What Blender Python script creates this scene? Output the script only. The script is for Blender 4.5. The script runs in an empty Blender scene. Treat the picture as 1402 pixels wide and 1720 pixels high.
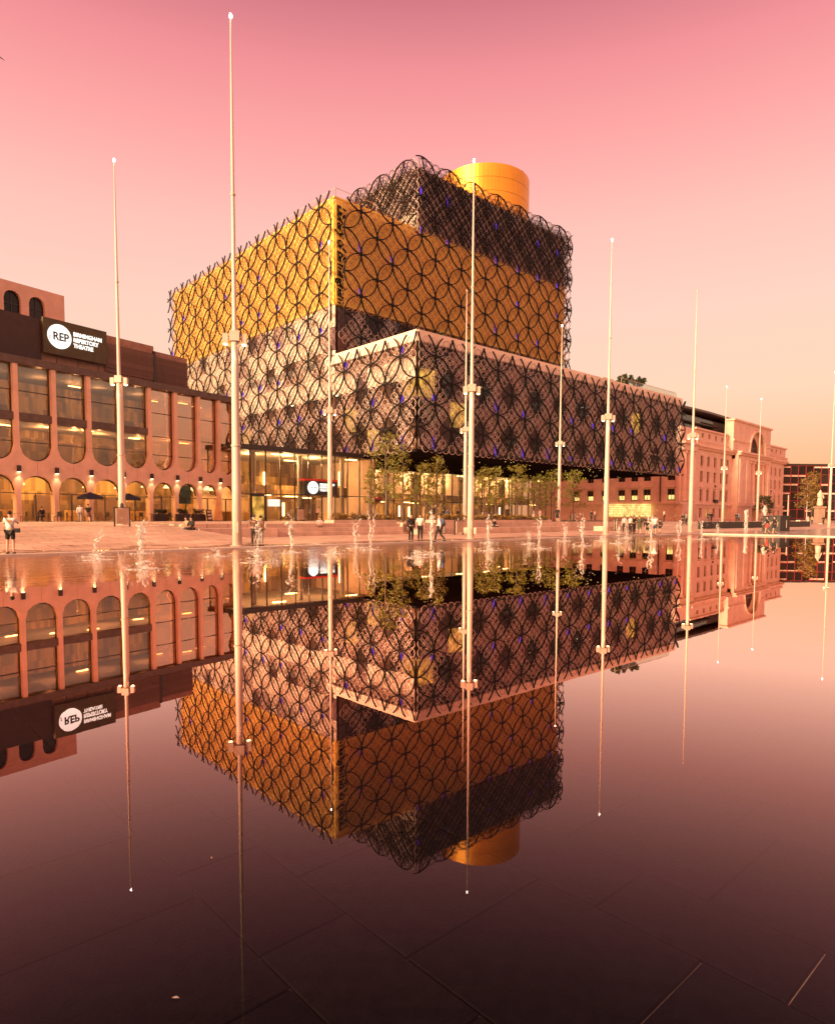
import bpy, bmesh, math, random
from mathutils import Vector, Matrix
random.seed(11)
RAD = math.radians
PI = math.pi
sc = bpy.context.scene
COL = sc.collection

# ------------------------------------------------------------------ camera
cam = bpy.data.cameras.new('camera')
camo = bpy.data.objects.new('camera', cam)
COL.objects.link(camo)
cam.sensor_fit = 'HORIZONTAL'
cam.sensor_width = 36.0
cam.lens = 1103.73 / 1402 * 36.0
cam.shift_y = (936.17 - 860.0) / 1402
cam.clip_end = 8000
CAMH = 1.6
camo.matrix_world = Matrix.Translation((0, 0, CAMH)) @ Matrix.Rotation(PI / 2 - 0.0620243, 4, 'X') @ Matrix.Rotation(0.00446, 4, 'Z')
sc.camera = camo

# ------------------------------------------------------------------ sky and sun
SUN_AZ = math.atan2(-0.74, -0.67)      # direction to the sun, x = sin, y = cos
SUN_EL = RAD(17)
sund = Vector((math.sin(SUN_AZ) * math.cos(SUN_EL), math.cos(SUN_AZ) * math.cos(SUN_EL), math.sin(SUN_EL)))
sun = bpy.data.lights.new('sun', 'SUN')
sun.energy = 5.0
sun.angle = RAD(18)
sun.color = (1.0, 0.76, 0.44)
suno = bpy.data.objects.new('sun', sun)
COL.objects.link(suno)
suno.location = (-60, -30, 60)
suno.rotation_euler = (-sund).to_track_quat('-Z', 'Y').to_euler()

wd = bpy.data.worlds.new('World')
sc.world = wd
wd.use_nodes = True
nt = wd.node_tree
nt.nodes.clear()
wo = nt.nodes.new('ShaderNodeOutputWorld')
bg = nt.nodes.new('ShaderNodeBackground')
sky = nt.nodes.new('ShaderNodeTexSky')
sky.sky_type = 'NISHITA'
sky.sun_disc = False
sky.sun_elevation = RAD(4)
sky.sun_rotation = SUN_AZ
sky.dust_density = 3.0
tc = nt.nodes.new('ShaderNodeTexCoord')
sep = nt.nodes.new('ShaderNodeSeparateXYZ')
ramp = nt.nodes.new('ShaderNodeValToRGB')
nt.links.new(tc.outputs['Generated'], sep.inputs[0])
nt.links.new(sep.outputs['Z'], ramp.inputs[0])
SKY = [(0.0, (0.98, 0.42, 0.20)), (0.07, (1.0, 0.51, 0.27)), (0.17, (1.0, 0.66, 0.46)), (0.28, (1.0, 0.64, 0.51)),
       (0.38, (1.0, 0.54, 0.46)), (0.47, (1.0, 0.39, 0.37)), (0.54, (0.90, 0.285, 0.30)), (0.61, (0.60, 0.168, 0.205)),
       (0.72, (0.52, 0.15, 0.19)), (1.0, (0.36, 0.11, 0.16))]
el = ramp.color_ramp.elements
for i, (p, c) in enumerate(SKY):
    e = el[i] if i < 2 else el.new(p)
    e.position = p
    e.color = (*c, 1)
# brighter, paler air towards the sunset, as the physical sky has it
dotn = nt.nodes.new('ShaderNodeVectorMath')
dotn.operation = 'DOT_PRODUCT'
nt.links.new(tc.outputs['Generated'], dotn.inputs[0])
dotn.inputs[1].default_value = (math.sin(SUN_AZ), math.cos(SUN_AZ), 0.1)
mr = nt.nodes.new('ShaderNodeMapRange')
mr.inputs['From Min'].default_value = -0.1
mr.inputs['From Max'].default_value = 1.0
mr.inputs['To Min'].default_value = 0.0
mr.inputs['To Max'].default_value = 1.0
nt.links.new(dotn.outputs['Value'], mr.inputs['Value'])
glow = nt.nodes.new('ShaderNodeMixRGB')
glow.inputs[1].default_value = (1, 1, 1, 1)
glow.inputs[2].default_value = (3.3, 1.9, 1.05, 1)
nt.links.new(mr.outputs[0], glow.inputs[0])
mul = nt.nodes.new('ShaderNodeMixRGB')
mul.blend_type = 'MULTIPLY'
mul.inputs[0].default_value = 1
nt.links.new(ramp.outputs[0], mul.inputs[1])
nt.links.new(glow.outputs[0], mul.inputs[2])
skm = nt.nodes.new('ShaderNodeMixRGB')
skm.blend_type = 'ADD'
skm.inputs[0].default_value = 0.02
nt.links.new(mul.outputs[0], skm.inputs[1])
nt.links.new(sky.outputs[0], skm.inputs[2])
nt.links.new(skm.outputs[0], bg.inputs['Color'])
EXPO = 0.6
bg.inputs['Strength'].default_value = 1.0 / 2 ** EXPO
nt.links.new(bg.outputs[0], wo.inputs[0])

vs = sc.view_settings
vs.view_transform = 'Standard'
vs.look = 'None'
vs.exposure = EXPO
vs.gamma = 1
vs.use_curve_mapping = False
sc.render.engine = 'CYCLES'
cy = sc.cycles
cy.use_denoising = True
cy.max_bounces = 7
cy.diffuse_bounces = 3
cy.glossy_bounces = 4
cy.transparent_max_bounces = 24
cy.transmission_bounces = 4
cy.sample_clamp_indirect = 6
cy.caustics_reflective = False
cy.caustics_refractive = False

# ------------------------------------------------------------------ materials
M = {}
def newmat(name):
    m = bpy.data.materials.new(name)
    m.use_nodes = True
    t = m.node_tree
    t.nodes.clear()
    o = t.nodes.new('ShaderNodeOutputMaterial')
    M[name] = m
    return m, t, o
def pm(name, col, rough=0.6, metal=0.0, var=0.2, scale=1.5, bump=0.0, rnd=0.0, bscale=None, spec=0.5, stretch=(1, 1, 1), emit=None, estr=0):
    m, t, o = newmat(name)
    b = t.nodes.new('ShaderNodeBsdfPrincipled')
    t.links.new(b.outputs[0], o.inputs[0])
    b.inputs['Roughness'].default_value = rough
    b.inputs['Metallic'].default_value = metal
    b.inputs['Specular IOR Level'].default_value = spec
    c = t.nodes.new('ShaderNodeTexCoord')
    mp = t.nodes.new('ShaderNodeMapping')
    mp.inputs['Scale'].default_value = stretch
    t.links.new(c.outputs['Object'], mp.inputs[0])
    n = t.nodes.new('ShaderNodeTexNoise')
    n.inputs['Scale'].default_value = scale
    n.inputs['Detail'].default_value = 6
    n.inputs['Roughness'].default_value = 0.65
    t.links.new(mp.outputs[0], n.inputs['Vector'])
    r = t.nodes.new('ShaderNodeMapRange')
    r.inputs['From Min'].default_value = 0.3
    r.inputs['From Max'].default_value = 0.7
    r.inputs['To Min'].default_value = 1 - var
    r.inputs['To Max'].default_value = 1 + var
    t.links.new(n.outputs[0], r.inputs[0])
    mx = t.nodes.new('ShaderNodeMixRGB')
    mx.blend_type = 'MULTIPLY'
    mx.inputs[0].default_value = 1
    mx.inputs[1].default_value = (*col, 1)
    t.links.new(r.outputs[0], mx.inputs[2])
    last = mx.outputs[0]
    if rnd:
        oi = t.nodes.new('ShaderNodeObjectInfo')
        r2 = t.nodes.new('ShaderNodeMapRange')
        r2.inputs['To Min'].default_value = 1 - rnd
        r2.inputs['To Max'].default_value = 1 + rnd
        t.links.new(oi.outputs['Random'], r2.inputs[0])
        m2 = t.nodes.new('ShaderNodeMixRGB')
        m2.blend_type = 'MULTIPLY'
        m2.inputs[0].default_value = 1
        t.links.new(last, m2.inputs[1])
        t.links.new(r2.outputs[0], m2.inputs[2])
        last = m2.outputs[0]
    t.links.new(last, b.inputs['Base Color'])
    if bump:
        n2 = t.nodes.new('ShaderNodeTexNoise')
        n2.inputs['Scale'].default_value = bscale or scale * 6
        n2.inputs['Detail'].default_value = 4
        t.links.new(mp.outputs[0], n2.inputs['Vector'])
        bp = t.nodes.new('ShaderNodeBump')
        bp.inputs['Strength'].default_value = bump
        bp.inputs['Distance'].default_value = 0.05
        t.links.new(n2.outputs[0], bp.inputs['Height'])
        t.links.new(bp.outputs[0], b.inputs['Normal'])
    if emit:
        b.inputs['Emission Color'].default_value = (*emit, 1)
        b.inputs['Emission Strength'].default_value = estr
    return m
def glass(name, tint, ior=1.5, rough=0.02, wav=0.0, refl=(1, 1, 1)):
    m, t, o = newmat(name)
    tr = t.nodes.new('ShaderNodeBsdfTransparent')
    tr.inputs[0].default_value = (*tint, 1)
    gl = t.nodes.new('ShaderNodeBsdfGlossy')
    gl.inputs['Roughness'].default_value = rough
    gl.inputs['Color'].default_value = (*refl, 1)
    fr = t.nodes.new('ShaderNodeFresnel')
    fr.inputs['IOR'].default_value = ior
    mx = t.nodes.new('ShaderNodeMixShader')
    # reflect at the outer face of the pane only
    ge = t.nodes.new('ShaderNodeNewGeometry')
    fa = t.nodes.new('ShaderNodeMath')
    fa.operation = 'SUBTRACT'
    fa.use_clamp = True
    t.links.new(fr.outputs[0], fa.inputs[0])
    t.links.new(ge.outputs['Backfacing'], fa.inputs[1])
    t.links.new(fa.outputs[0], mx.inputs[0])
    t.links.new(tr.outputs[0], mx.inputs[1])
    t.links.new(gl.outputs[0], mx.inputs[2])
    t.links.new(mx.outputs[0], o.inputs[0])
    if wav:
        c = t.nodes.new('ShaderNodeTexCoord')
        n = t.nodes.new('ShaderNodeTexNoise')
        n.inputs['Scale'].default_value = 0.45
        t.links.new(c.outputs['Object'], n.inputs['Vector'])
        bp = t.nodes.new('ShaderNodeBump')
        bp.inputs['Strength'].default_value = wav
        bp.inputs['Distance'].default_value = 0.1
        t.links.new(n.outputs[0], bp.inputs['Height'])
        t.links.new(bp.outputs[0], gl.inputs['Normal'])
    return m
def emis(name, col, s, var=0.0, scale=2.0):
    m, t, o = newmat(name)
    e = t.nodes.new('ShaderNodeEmission')
    e.inputs[0].default_value = (*col, 1)
    e.inputs[1].default_value = s
    if var:
        c = t.nodes.new('ShaderNodeTexCoord')
        n = t.nodes.new('ShaderNodeTexNoise')
        n.inputs['Scale'].default_value = scale
        n.inputs['Detail'].default_value = 3
        t.links.new(c.outputs['Object'], n.inputs['Vector'])
        r = t.nodes.new('ShaderNodeMapRange')
        r.inputs['From Min'].default_value = 0.35
        r.inputs['From Max'].default_value = 0.65
        r.inputs['To Min'].default_value = s * (1 - var)
        r.inputs['To Max'].default_value = s * (1 + var)
        t.links.new(n.outputs[0], r.inputs[0])
        t.links.new(r.outputs[0], e.inputs[1])
    t.links.new(e.outputs[0], o.inputs[0])
    return m

pm('ground', (0.22, 0.19, 0.17), 0.8, var=0.2, scale=0.2)
pm('granite', (0.55, 0.41, 0.32), 0.6, var=0.18, scale=1.2, bump=0.15, rnd=0.12)
pm('coping', (0.66, 0.58, 0.50), 0.5, var=0.1, scale=2, rnd=0.1)
pm('slab', (0.0045, 0.0052, 0.0052), 0.5, var=0.7, scale=14, bump=0.1, bscale=60, rnd=0.3, spec=0.08)
pm('grout', (0.45, 0.38, 0.33), 0.8, var=0.5, scale=5)
pm('mast', (0.68, 0.58, 0.50), 0.4, var=0.06, scale=0.8, stretch=(1, 1, .2))
pm('fixture', (0.62, 0.52, 0.44), 0.45, var=0.1)
pm('gold', (0.96, 0.70, 0.15), 0.45, metal=0.15, var=0.12, scale=0.5, rnd=0.07, bump=0.06, bscale=1.2)
pm('rot_gold', (0.84, 0.40, 0.045), 0.38, metal=0.6, var=0.08, scale=0.4, rnd=0.05)
pm('black_ring', (0.007, 0.006, 0.006), 0.5, spec=0.2, var=0.3, scale=1)
pm('silver_ring', (0.60, 0.48, 0.43), 0.45, metal=0.2, var=0.15, scale=0.3)
pm('dark_mesh', (0.07, 0.045, 0.042), 0.5, var=0.3, scale=0.5)
pm('gold_ring', (0.48, 0.27, 0.12), 0.5, metal=0.1, var=0.15, scale=0.3)
pm('parapet', (0.80, 0.70, 0.58), 0.6, var=0.08, scale=0.4, rnd=0.06)
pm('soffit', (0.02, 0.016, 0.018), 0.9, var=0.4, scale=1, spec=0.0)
pm('dark_metal', (0.03, 0.026, 0.024), 0.4, var=0.3)
pm('wall_dark', (0.035, 0.024, 0.023), 0.2, var=0.5, scale=0.25, rnd=0.5)
pm('wall_mauve', (0.13, 0.085, 0.095), 0.3, var=0.35, scale=0.4, rnd=0.35)
pm('wall_white', (0.86, 0.77, 0.64), 0.35, var=0.25, scale=0.5, rnd=0.2)
pm('wall_brown', (0.15, 0.075, 0.05), 0.4, var=0.3, scale=0.5, rnd=0.25)
pm('roof_grey', (0.25, 0.22, 0.2), 0.8)
emis('lit_amber', (1.0, 0.50, 0.09), 0.5, 0.7, 0.8)
emis('lit_yellow', (1.0, 0.66, 0.20), 1.0, 0.35, 1.3)
emis('lamp_warm', (1.0, 0.72, 0.36), 9)
emis('shade_glow', (1.0, 0.68, 0.28), 2.6)
emis('lamp_white', (1.0, 0.88, 0.72), 16)
emis('lamp_ceiling', (1.0, 0.56, 0.18), 14)
emis('violet', (0.20, 0.06, 0.80), 0.7)
emis('sign_white', (1.0, 0.93, 0.82), 1.2)
glass('glass', (0.86, 0.83, 0.78), 1.6, 0.01, 0.03)
glass('glass_coated', (0.74, 0.68, 0.62), 2.0, 0.01, 0.08)
glass('glass_mirror', (0.6, 0.45, 0.36), 5.5, 0.01, 0.08, (1, .66, .52))
glass('glass_dark', (0.30, 0.27, 0.25), 1.75, 0.02, 0.05)
pm('rep_wall', (0.74, 0.52, 0.40), 0.7, var=0.12, scale=0.9, bump=0.12, bscale=14)
pm('rep_brown', (0.045, 0.030, 0.026), 0.6, var=0.2)
pm('rep_brick', (0.32, 0.20, 0.15), 0.8, var=0.25, scale=2)
pm('bronze', (0.11, 0.075, 0.06), 0.4, metal=0.3, var=0.3, rnd=0.1)
pm('sign_olive', (0.075, 0.068, 0.030), 0.6, var=0.25, scale=1.5)
pm('louvre', (0.20, 0.125, 0.105), 0.55, var=0.15, rnd=0.15)
pm('stone', (0.80, 0.60, 0.49), 0.75, var=0.15, scale=0.5, bump=0.1, bscale=5, rnd=0.04)
pm('stone_base', (0.72, 0.53, 0.42), 0.8, var=0.2, scale=0.6, rnd=0.1)
pm('pane_dark', (0.022, 0.016, 0.015), 0.25, var=0.5, scale=0.8, rnd=0.5, spec=0.3)
pm('window_frame', (0.16, 0.11, 0.09), 0.5)
pm('red_frame', (0.42, 0.045, 0.055), 0.5, var=0.15)
pm('blind', (0.72, 0.6, 0.5), 0.7, rnd=0.15)
def interior_mat():
    m, t, o = newmat('interior')
    b = t.nodes.new('ShaderNodeBsdfPrincipled')
    b.inputs['Roughness'].default_value = .7
    t.links.new(b.outputs[0], o.inputs[0])
    c = t.nodes.new('ShaderNodeTexCoord')
    mp = t.nodes.new('ShaderNodeMapping')
    mp.inputs['Rotation'].default_value = (RAD(90), 0, 0)
    t.links.new(c.outputs['Object'], mp.inputs[0])
    outs = []
    for bw, rh, c1, c2, mo in ((1.7, 3.1, (.78, .50, .20), (.20, .10, .05), (.3, .17, .09)), (.43, 1.35, (1, .95, .8), (.30, .26, .24), (.5, .4, .3))):
        br = t.nodes.new('ShaderNodeTexBrick')
        br.inputs['Scale'].default_value = 1
        br.inputs['Brick Width'].default_value = bw
        br.inputs['Row Height'].default_value = rh
        br.inputs['Mortar Size'].default_value = .0
        br.inputs['Bias'].default_value = .1
        br.offset = .37
        br.inputs['Color1'].default_value = (*c1, 1)
        br.inputs['Color2'].default_value = (*c2, 1)
        br.inputs['Mortar'].default_value = (*mo, 1)
        t.links.new(mp.outputs[0], br.inputs['Vector'])
        outs.append(br.outputs[0])
    mx = t.nodes.new('ShaderNodeMixRGB')
    mx.blend_type = 'MULTIPLY'
    mx.inputs[0].default_value = .8
    t.links.new(outs[0], mx.inputs[1])
    t.links.new(outs[1], mx.inputs[2])
    t.links.new(mx.outputs[0], b.inputs['Base Color'])
interior_mat()
pm('floor_int', (0.22, 0.15, 0.1), 0.5)
pm('slab_int', (0.35, 0.30, 0.25), 0.7)
pm('hoarding', (0.028, 0.024, 0.022), 0.55, var=0.3)
pm('soil', (0.07, 0.05, 0.035), 0.9)
pm('leaf', (0.19, 0.185, 0.022), 0.55, var=0.55, scale=0.9)
pm('leaf_dark', (0.05, 0.062, 0.018), 0.55, var=0.5, scale=1.5)
pm('leaf_autumn', (0.20, 0.12, 0.025), 0.55, var=0.5, scale=1.2)
pm('bark', (0.16, 0.115, 0.08), 0.85, var=0.3, scale=6, bump=0.3)
pm('bark_pale', (0.55, 0.46, 0.36), 0.8, var=0.3, scale=5)
pm('navy', (0.014, 0.018, 0.045), 0.7)
pm('wood_sign', (0.62, 0.36, 0.14), 0.6, var=0.2)
pm('teal', (0.03, 0.13, 0.13), 0.4)
pm('red_paint', (0.55, 0.03, 0.02), 0.5)
pm('chair', (0.035, 0.028, 0.026), 0.5, rnd=0.3)
pm('statue', (0.62, 0.5, 0.4), 0.55, var=0.2, scale=3)
pm('pedestal', (0.36, 0.24, 0.18), 0.6, var=0.15)
pm('totem', (0.45, 0.33, 0.24), 0.45, var=0.15)
SKIN = [pm('skin_a', (0.55, 0.33, 0.23), 0.5, var=0.05), pm('skin_b', (0.30, 0.17, 0.11), 0.5, var=0.05)]
for nme, c in dict(white=(.78, .74, .70), black=(.018, .016, .017), denim=(.05, .06, .10), olive=(.075, .08, .04), pink=(.68, .42, .42),
                   brown=(.16, .08, .055), grey=(.26, .24, .23), khaki=(.36, .27, .17), red=(.48, .06, .05), blue=(.10, .14, .26), cream=(.66, .58, .46)).items():
    pm('cloth_' + nme, c, 0.85, var=0.2, scale=8)
pm('hair_dark', (.02, .014, .011), 0.6)
pm('hair_brown', (.09, .05, .028), 0.6)
pm('eye', (.02, .015, .012), 0.3)
# paving with fine courses
def paving():
    m, t, o = newmat('paving')
    b = t.nodes.new('ShaderNodeBsdfPrincipled')
    b.inputs['Roughness'].default_value = 0.55
    t.links.new(b.outputs[0], o.inputs[0])
    c = t.nodes.new('ShaderNodeTexCoord')
    br = t.nodes.new('ShaderNodeTexBrick')
    br.inputs['Scale'].default_value = 1.0
    br.inputs['Brick Width'].default_value = 1.6
    br.inputs['Row Height'].default_value = 0.9
    br.inputs['Mortar Size'].default_value = 0.03
    br.inputs['Color1'].default_value = (.74, .53, .39, 1)
    br.inputs['Color2'].default_value = (.52, .36, .265, 1)
    br.inputs['Mortar'].default_value = (.22, .15, .12, 1)
    t.links.new(c.outputs['Object'], br.inputs['Vector'])
    n = t.nodes.new('ShaderNodeTexNoise')
    n.inputs['Scale'].default_value = 0.25
    n.inputs['Detail'].default_value = 6
    t.links.new(c.outputs['Object'], n.inputs['Vector'])
    r = t.nodes.new('ShaderNodeMapRange')
    r.inputs['From Min'].default_value = .3
    r.inputs['From Max'].default_value = .7
    r.inputs['To Min'].default_value = .78
    r.inputs['To Max'].default_value = 1.15
    t.links.new(n.outputs[0], r.inputs[0])
    mx = t.nodes.new('ShaderNodeMixRGB')
    mx.blend_type = 'MULTIPLY'
    mx.inputs[0].default_value = 1
    t.links.new(br.outputs[0], mx.inputs[1])
    t.links.new(r.outputs[0], mx.inputs[2])
    # splash marks: damp stains along the water's edge
    sp = t.nodes.new('ShaderNodeSeparateXYZ')
    t.links.new(c.outputs['Object'], sp.inputs[0])
    ed = t.nodes.new('ShaderNodeMapRange')
    ed.inputs['From Min'].default_value = -31.2
    ed.inputs['From Max'].default_value = -25.5
    ed.inputs['To Min'].default_value = .30
    ed.inputs['To Max'].default_value = -.10
    t.links.new(sp.outputs['Y'], ed.inputs[0])
    n3 = t.nodes.new('ShaderNodeTexNoise')
    n3.inputs['Scale'].default_value = .55
    n3.inputs['Detail'].default_value = 5
    t.links.new(c.outputs['Object'], n3.inputs['Vector'])
    ad = t.nodes.new('ShaderNodeMath')
    ad.operation = 'ADD'
    t.links.new(n3.outputs[0], ad.inputs[0])
    t.links.new(ed.outputs[0], ad.inputs[1])
    wt = t.nodes.new('ShaderNodeMapRange')
    wt.inputs['From Min'].default_value = .60
    wt.inputs['From Max'].default_value = .70
    t.links.new(ad.outputs[0], wt.inputs[0])
    dk = t.nodes.new('ShaderNodeMixRGB')
    dk.blend_type = 'MULTIPLY'
    dk.inputs[2].default_value = (.62, .58, .55, 1)
    t.links.new(wt.outputs[0], dk.inputs[0])
    t.links.new(mx.outputs[0], dk.inputs[1])
    rg = t.nodes.new('ShaderNodeMapRange')
    rg.inputs['To Min'].default_value = .6
    rg.inputs['To Max'].default_value = .18
    t.links.new(wt.outputs[0], rg.inputs[0])
    t.links.new(rg.outputs[0], b.inputs['Roughness'])
    t.links.new(dk.outputs[0], b.inputs['Base Color'])
paving()
def water():
    m, t, o = newmat('water')
    tr = t.nodes.new('ShaderNodeBsdfTransparent')
    tr.inputs[0].default_value = (.93, .92, .9, 1)
    gl = t.nodes.new('ShaderNodeBsdfGlossy')
    gl.inputs['Roughness'].default_value = 0.0
    fr = t.nodes.new('ShaderNodeLayerWeight')
    fr.inputs['Blend'].default_value = 0.5
    pw = t.nodes.new('ShaderNodeMath')
    pw.operation = 'POWER'
    pw.inputs[1].default_value = 5.7
    t.links.new(fr.outputs['Facing'], pw.inputs[0])
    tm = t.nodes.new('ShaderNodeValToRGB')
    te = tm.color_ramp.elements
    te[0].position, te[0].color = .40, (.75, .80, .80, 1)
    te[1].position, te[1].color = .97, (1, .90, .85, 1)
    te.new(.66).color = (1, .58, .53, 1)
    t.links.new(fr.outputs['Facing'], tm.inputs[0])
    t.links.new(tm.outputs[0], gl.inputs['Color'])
    ps_ = t.nodes.new('ShaderNodeMath')
    ps_.operation = 'MULTIPLY'
    ps_.use_clamp = True
    ps_.inputs[1].default_value = 3.5
    t.links.new(pw.outputs[0], ps_.inputs[0])
    mx = t.nodes.new('ShaderNodeMixShader')
    c = t.nodes.new('ShaderNodeTexCoord')
    # ripples live where the jets fall, the near water is still
    sp = t.nodes.new('ShaderNodeSeparateXYZ')
    t.links.new(c.outputs['Object'], sp.inputs[0])
    mr = t.nodes.new('ShaderNodeMapRange')
    mr.interpolation_type = 'SMOOTHSTEP'
    mr.inputs['From Min'].default_value = -46
    mr.inputs['From Max'].default_value = -34
    mr.inputs['To Min'].default_value = 0.0
    mr.inputs['To Max'].default_value = 1.0
    t.links.new(sp.outputs['Y'], mr.inputs[0])
    mp = t.nodes.new('ShaderNodeMapping')
    t.links.new(c.outputs['Object'], mp.inputs[0])
    n = t.nodes.new('ShaderNodeTexNoise')
    n.inputs['Scale'].default_value = 1.1
    n.inputs['Detail'].default_value = 5
    n.inputs['Roughness'].default_value = 0.6
    t.links.new(mp.outputs[0], n.inputs['Vector'])
    mm = t.nodes.new('ShaderNodeMath')
    mm.operation = 'MULTIPLY'
    t.links.new(n.outputs[0], mm.inputs[0])
    t.links.new(mr.outputs[0], mm.inputs[1])
    n2 = t.nodes.new('ShaderNodeTexNoise')
    n2.inputs['Scale'].default_value = 3.0
    n2.inputs['Detail'].default_value = 2
    t.links.new(mp.outputs[0], n2.inputs['Vector'])
    m2 = t.nodes.new('ShaderNodeMath')
    m2.operation = 'MULTIPLY_ADD'
    m2.inputs[1].default_value = 0.002
    t.links.new(n2.outputs[0], m2.inputs[0])
    t.links.new(mm.outputs[0], m2.inputs[2])
    bp = t.nodes.new('ShaderNodeBump')
    bp.inputs['Strength'].default_value = 1.0
    bp.inputs['Distance'].default_value = 0.055
    t.links.new(m2.outputs[0], bp.inputs['Height'])
    t.links.new(bp.outputs[0], gl.inputs['Normal'])
    t.links.new(ps_.outputs[0], mx.inputs[0])
    t.links.new(tr.outputs[0], mx.inputs[1])
    t.links.new(gl.outputs[0], mx.inputs[2])
    t.links.new(mx.outputs[0], o.inputs[0])
water()
def spray():
    m, t, o = newmat('spray')
    d = t.nodes.new('ShaderNodeBsdfPrincipled')
    d.inputs['Base Color'].default_value = (.88, .84, .8, 1)
    d.inputs['Roughness'].default_value = .25
    tr = t.nodes.new('ShaderNodeBsdfTransparent')
    c = t.nodes.new('ShaderNodeTexCoord')
    n = t.nodes.new('ShaderNodeTexNoise')
    n.inputs['Scale'].default_value = 9
    n.inputs['Detail'].default_value = 4
    t.links.new(c.outputs['Object'], n.inputs['Vector'])
    r = t.nodes.new('ShaderNodeMapRange')
    r.inputs['From Min'].default_value = .40
    r.inputs['From Max'].default_value = .62
    r.inputs['To Min'].default_value = .0
    r.inputs['To Max'].default_value = .62
    t.links.new(n.outputs[0], r.inputs[0])
    mx = t.nodes.new('ShaderNodeMixShader')
    t.links.new(r.outputs[0], mx.inputs[0])
    t.links.new(tr.outputs[0], mx.inputs[1])
    t.links.new(d.outputs[0], mx.inputs[2])
    t.links.new(mx.outputs[0], o.inputs[0])
spray()

# ------------------------------------------------------------------ builders
class MB:
    def __init__(s):
        s.v = []
        s.f = []
    def add(s, vs, fs):
        k = len(s.v)
        s.v += [tuple(p) for p in vs]
        s.f += [tuple(i + k for i in f) for f in fs]
        return s
    def box(s, x0, x1, y0, y1, z0, z1):
        return s.add([(x0, y0, z0), (x1, y0, z0), (x1, y1, z0), (x0, y1, z0), (x0, y0, z1), (x1, y0, z1), (x1, y1, z1), (x0, y1, z1)],
                     [(0, 3, 2, 1), (4, 5, 6, 7), (0, 1, 5, 4), (1, 2, 6, 5), (2, 3, 7, 6), (3, 0, 4, 7)])
    def bar(s, a, b, w, d=None, up=(0, 0, 1)):
        a, b = Vector(a), Vector(b)
        d = d or w
        t = (b - a).normalized()
        up = Vector(up)
        if abs(t.dot(up)) > .95:
            up = Vector((1, 0, 0))
        n = t.cross(up).normalized()
        m = n.cross(t)
        vs = []
        for p in (a, b):
            for i, j in ((-1, -1), (1, -1), (1, 1), (-1, 1)):
                vs.append(p + n * w / 2 * i + m * d / 2 * j)
        return s.add(vs, [(0, 1, 2, 3), (7, 6, 5, 4), (0, 4, 5, 1), (1, 5, 6, 2), (2, 6, 7, 3), (3, 7, 4, 0)])
    def tube(s, pts, rad, n=8, cap=True):
        pts = [Vector(p) for p in pts]
        vs = []
        fs = []
        for i, p in enumerate(pts):
            t = (pts[min(i + 1, len(pts) - 1)] - pts[max(i - 1, 0)]).normalized()
            up = Vector((0, 0, 1)) if abs(t.z) < .9 else Vector((1, 0, 0))
            a = t.cross(up).normalized()
            b = a.cross(t)
            r = rad[i] if hasattr(rad, '__len__') else rad
            for k in range(n):
                w = 2 * PI * k / n
                vs.append(p + a * math.cos(w) * r + b * math.sin(w) * r)
        for i in range(len(pts) - 1):
            for k in range(n):
                fs.append((i * n + k, i * n + (k + 1) % n, (i + 1) * n + (k + 1) % n, (i + 1) * n + k))
        if cap:
            fs.append(tuple(range(n))[::-1])
            fs.append(tuple((len(pts) - 1) * n + k for k in range(n)))
        return s.add(vs, fs)
    def lathe(s, prof, n=12, c=(0, 0, 0), sx=1, sy=1):
        vs = []
        fs = []
        for r, z in prof:
            for k in range(n):
                w = 2 * PI * k / n
                vs.append((c[0] + math.cos(w) * r * sx, c[1] + math.sin(w) * r * sy, c[2] + z))
        for i in range(len(prof) - 1):
            for k in range(n):
                fs.append((i * n + k, i * n + (k + 1) % n, (i + 1) * n + (k + 1) % n, (i + 1) * n + k))
        fs.append(tuple(range(n))[::-1])
        fs.append(tuple((len(prof) - 1) * n + k for k in range(n)))
        return s.add(vs, fs)
    def ball(s, c, rx, ry=None, rz=None, n=10, m=6):
        ry = ry or rx
        rz = rz or rx
        prof = [(max(.001, math.sin(PI * i / m)), -math.cos(PI * i / m)) for i in range(m + 1)]
        k = len(s.v)
        s.lathe(prof, n)
        for i in range(k, len(s.v)):
            x, y, z = s.v[i]
            s.v[i] = (c[0] + x * rx, c[1] + y * ry, c[2] + z * rz)
        return s
    def prism(s, poly, y0, y1):
        """polygon in x,z (counter-clockwise seen from -y) pushed from y0 to y1"""
        n = len(poly)
        vs = [(x, y0, z) for x, z in poly] + [(x, y1, z) for x, z in poly]
        fs = [tuple(range(n)), tuple(range(2 * n - 1, n - 1, -1))]
        fs += [(i, i + n, (i + 1) % n + n, (i + 1) % n) for i in range(n)]
        return s.add(vs, fs)
    def strip(s, xs, lo, hi, y0, y1):
        """solid between two curves lo(x) and hi(x), from y0 to y1"""
        n = len(xs)
        vs = []
        for x, a, b in zip(xs, lo, hi):
            vs += [(x, y0, a), (x, y0, b), (x, y1, a), (x, y1, b)]
        fs = []
        for i in range(n - 1):
            p, q = 4 * i, 4 * i + 4
            fs += [(p, q, q + 1, p + 1), (p + 2, p + 3, q + 3, q + 2), (p, p + 2, q + 2, q), (p + 1, q + 1, q + 3, p + 3)]
        fs += [(0, 1, 3, 2), (4 * n - 4, 4 * n - 2, 4 * n - 1, 4 * n - 3)]
        return s.add(vs, fs)
    def mesh(s, name, mat, smooth=False):
        me = bpy.data.meshes.new(name)
        me.from_pydata(s.v, [], s.f)
        me.materials.append(M[mat] if isinstance(mat, str) else mat)
        if smooth:
            me.polygons.foreach_set('use_smooth', [True] * len(me.polygons))
        return me
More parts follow.
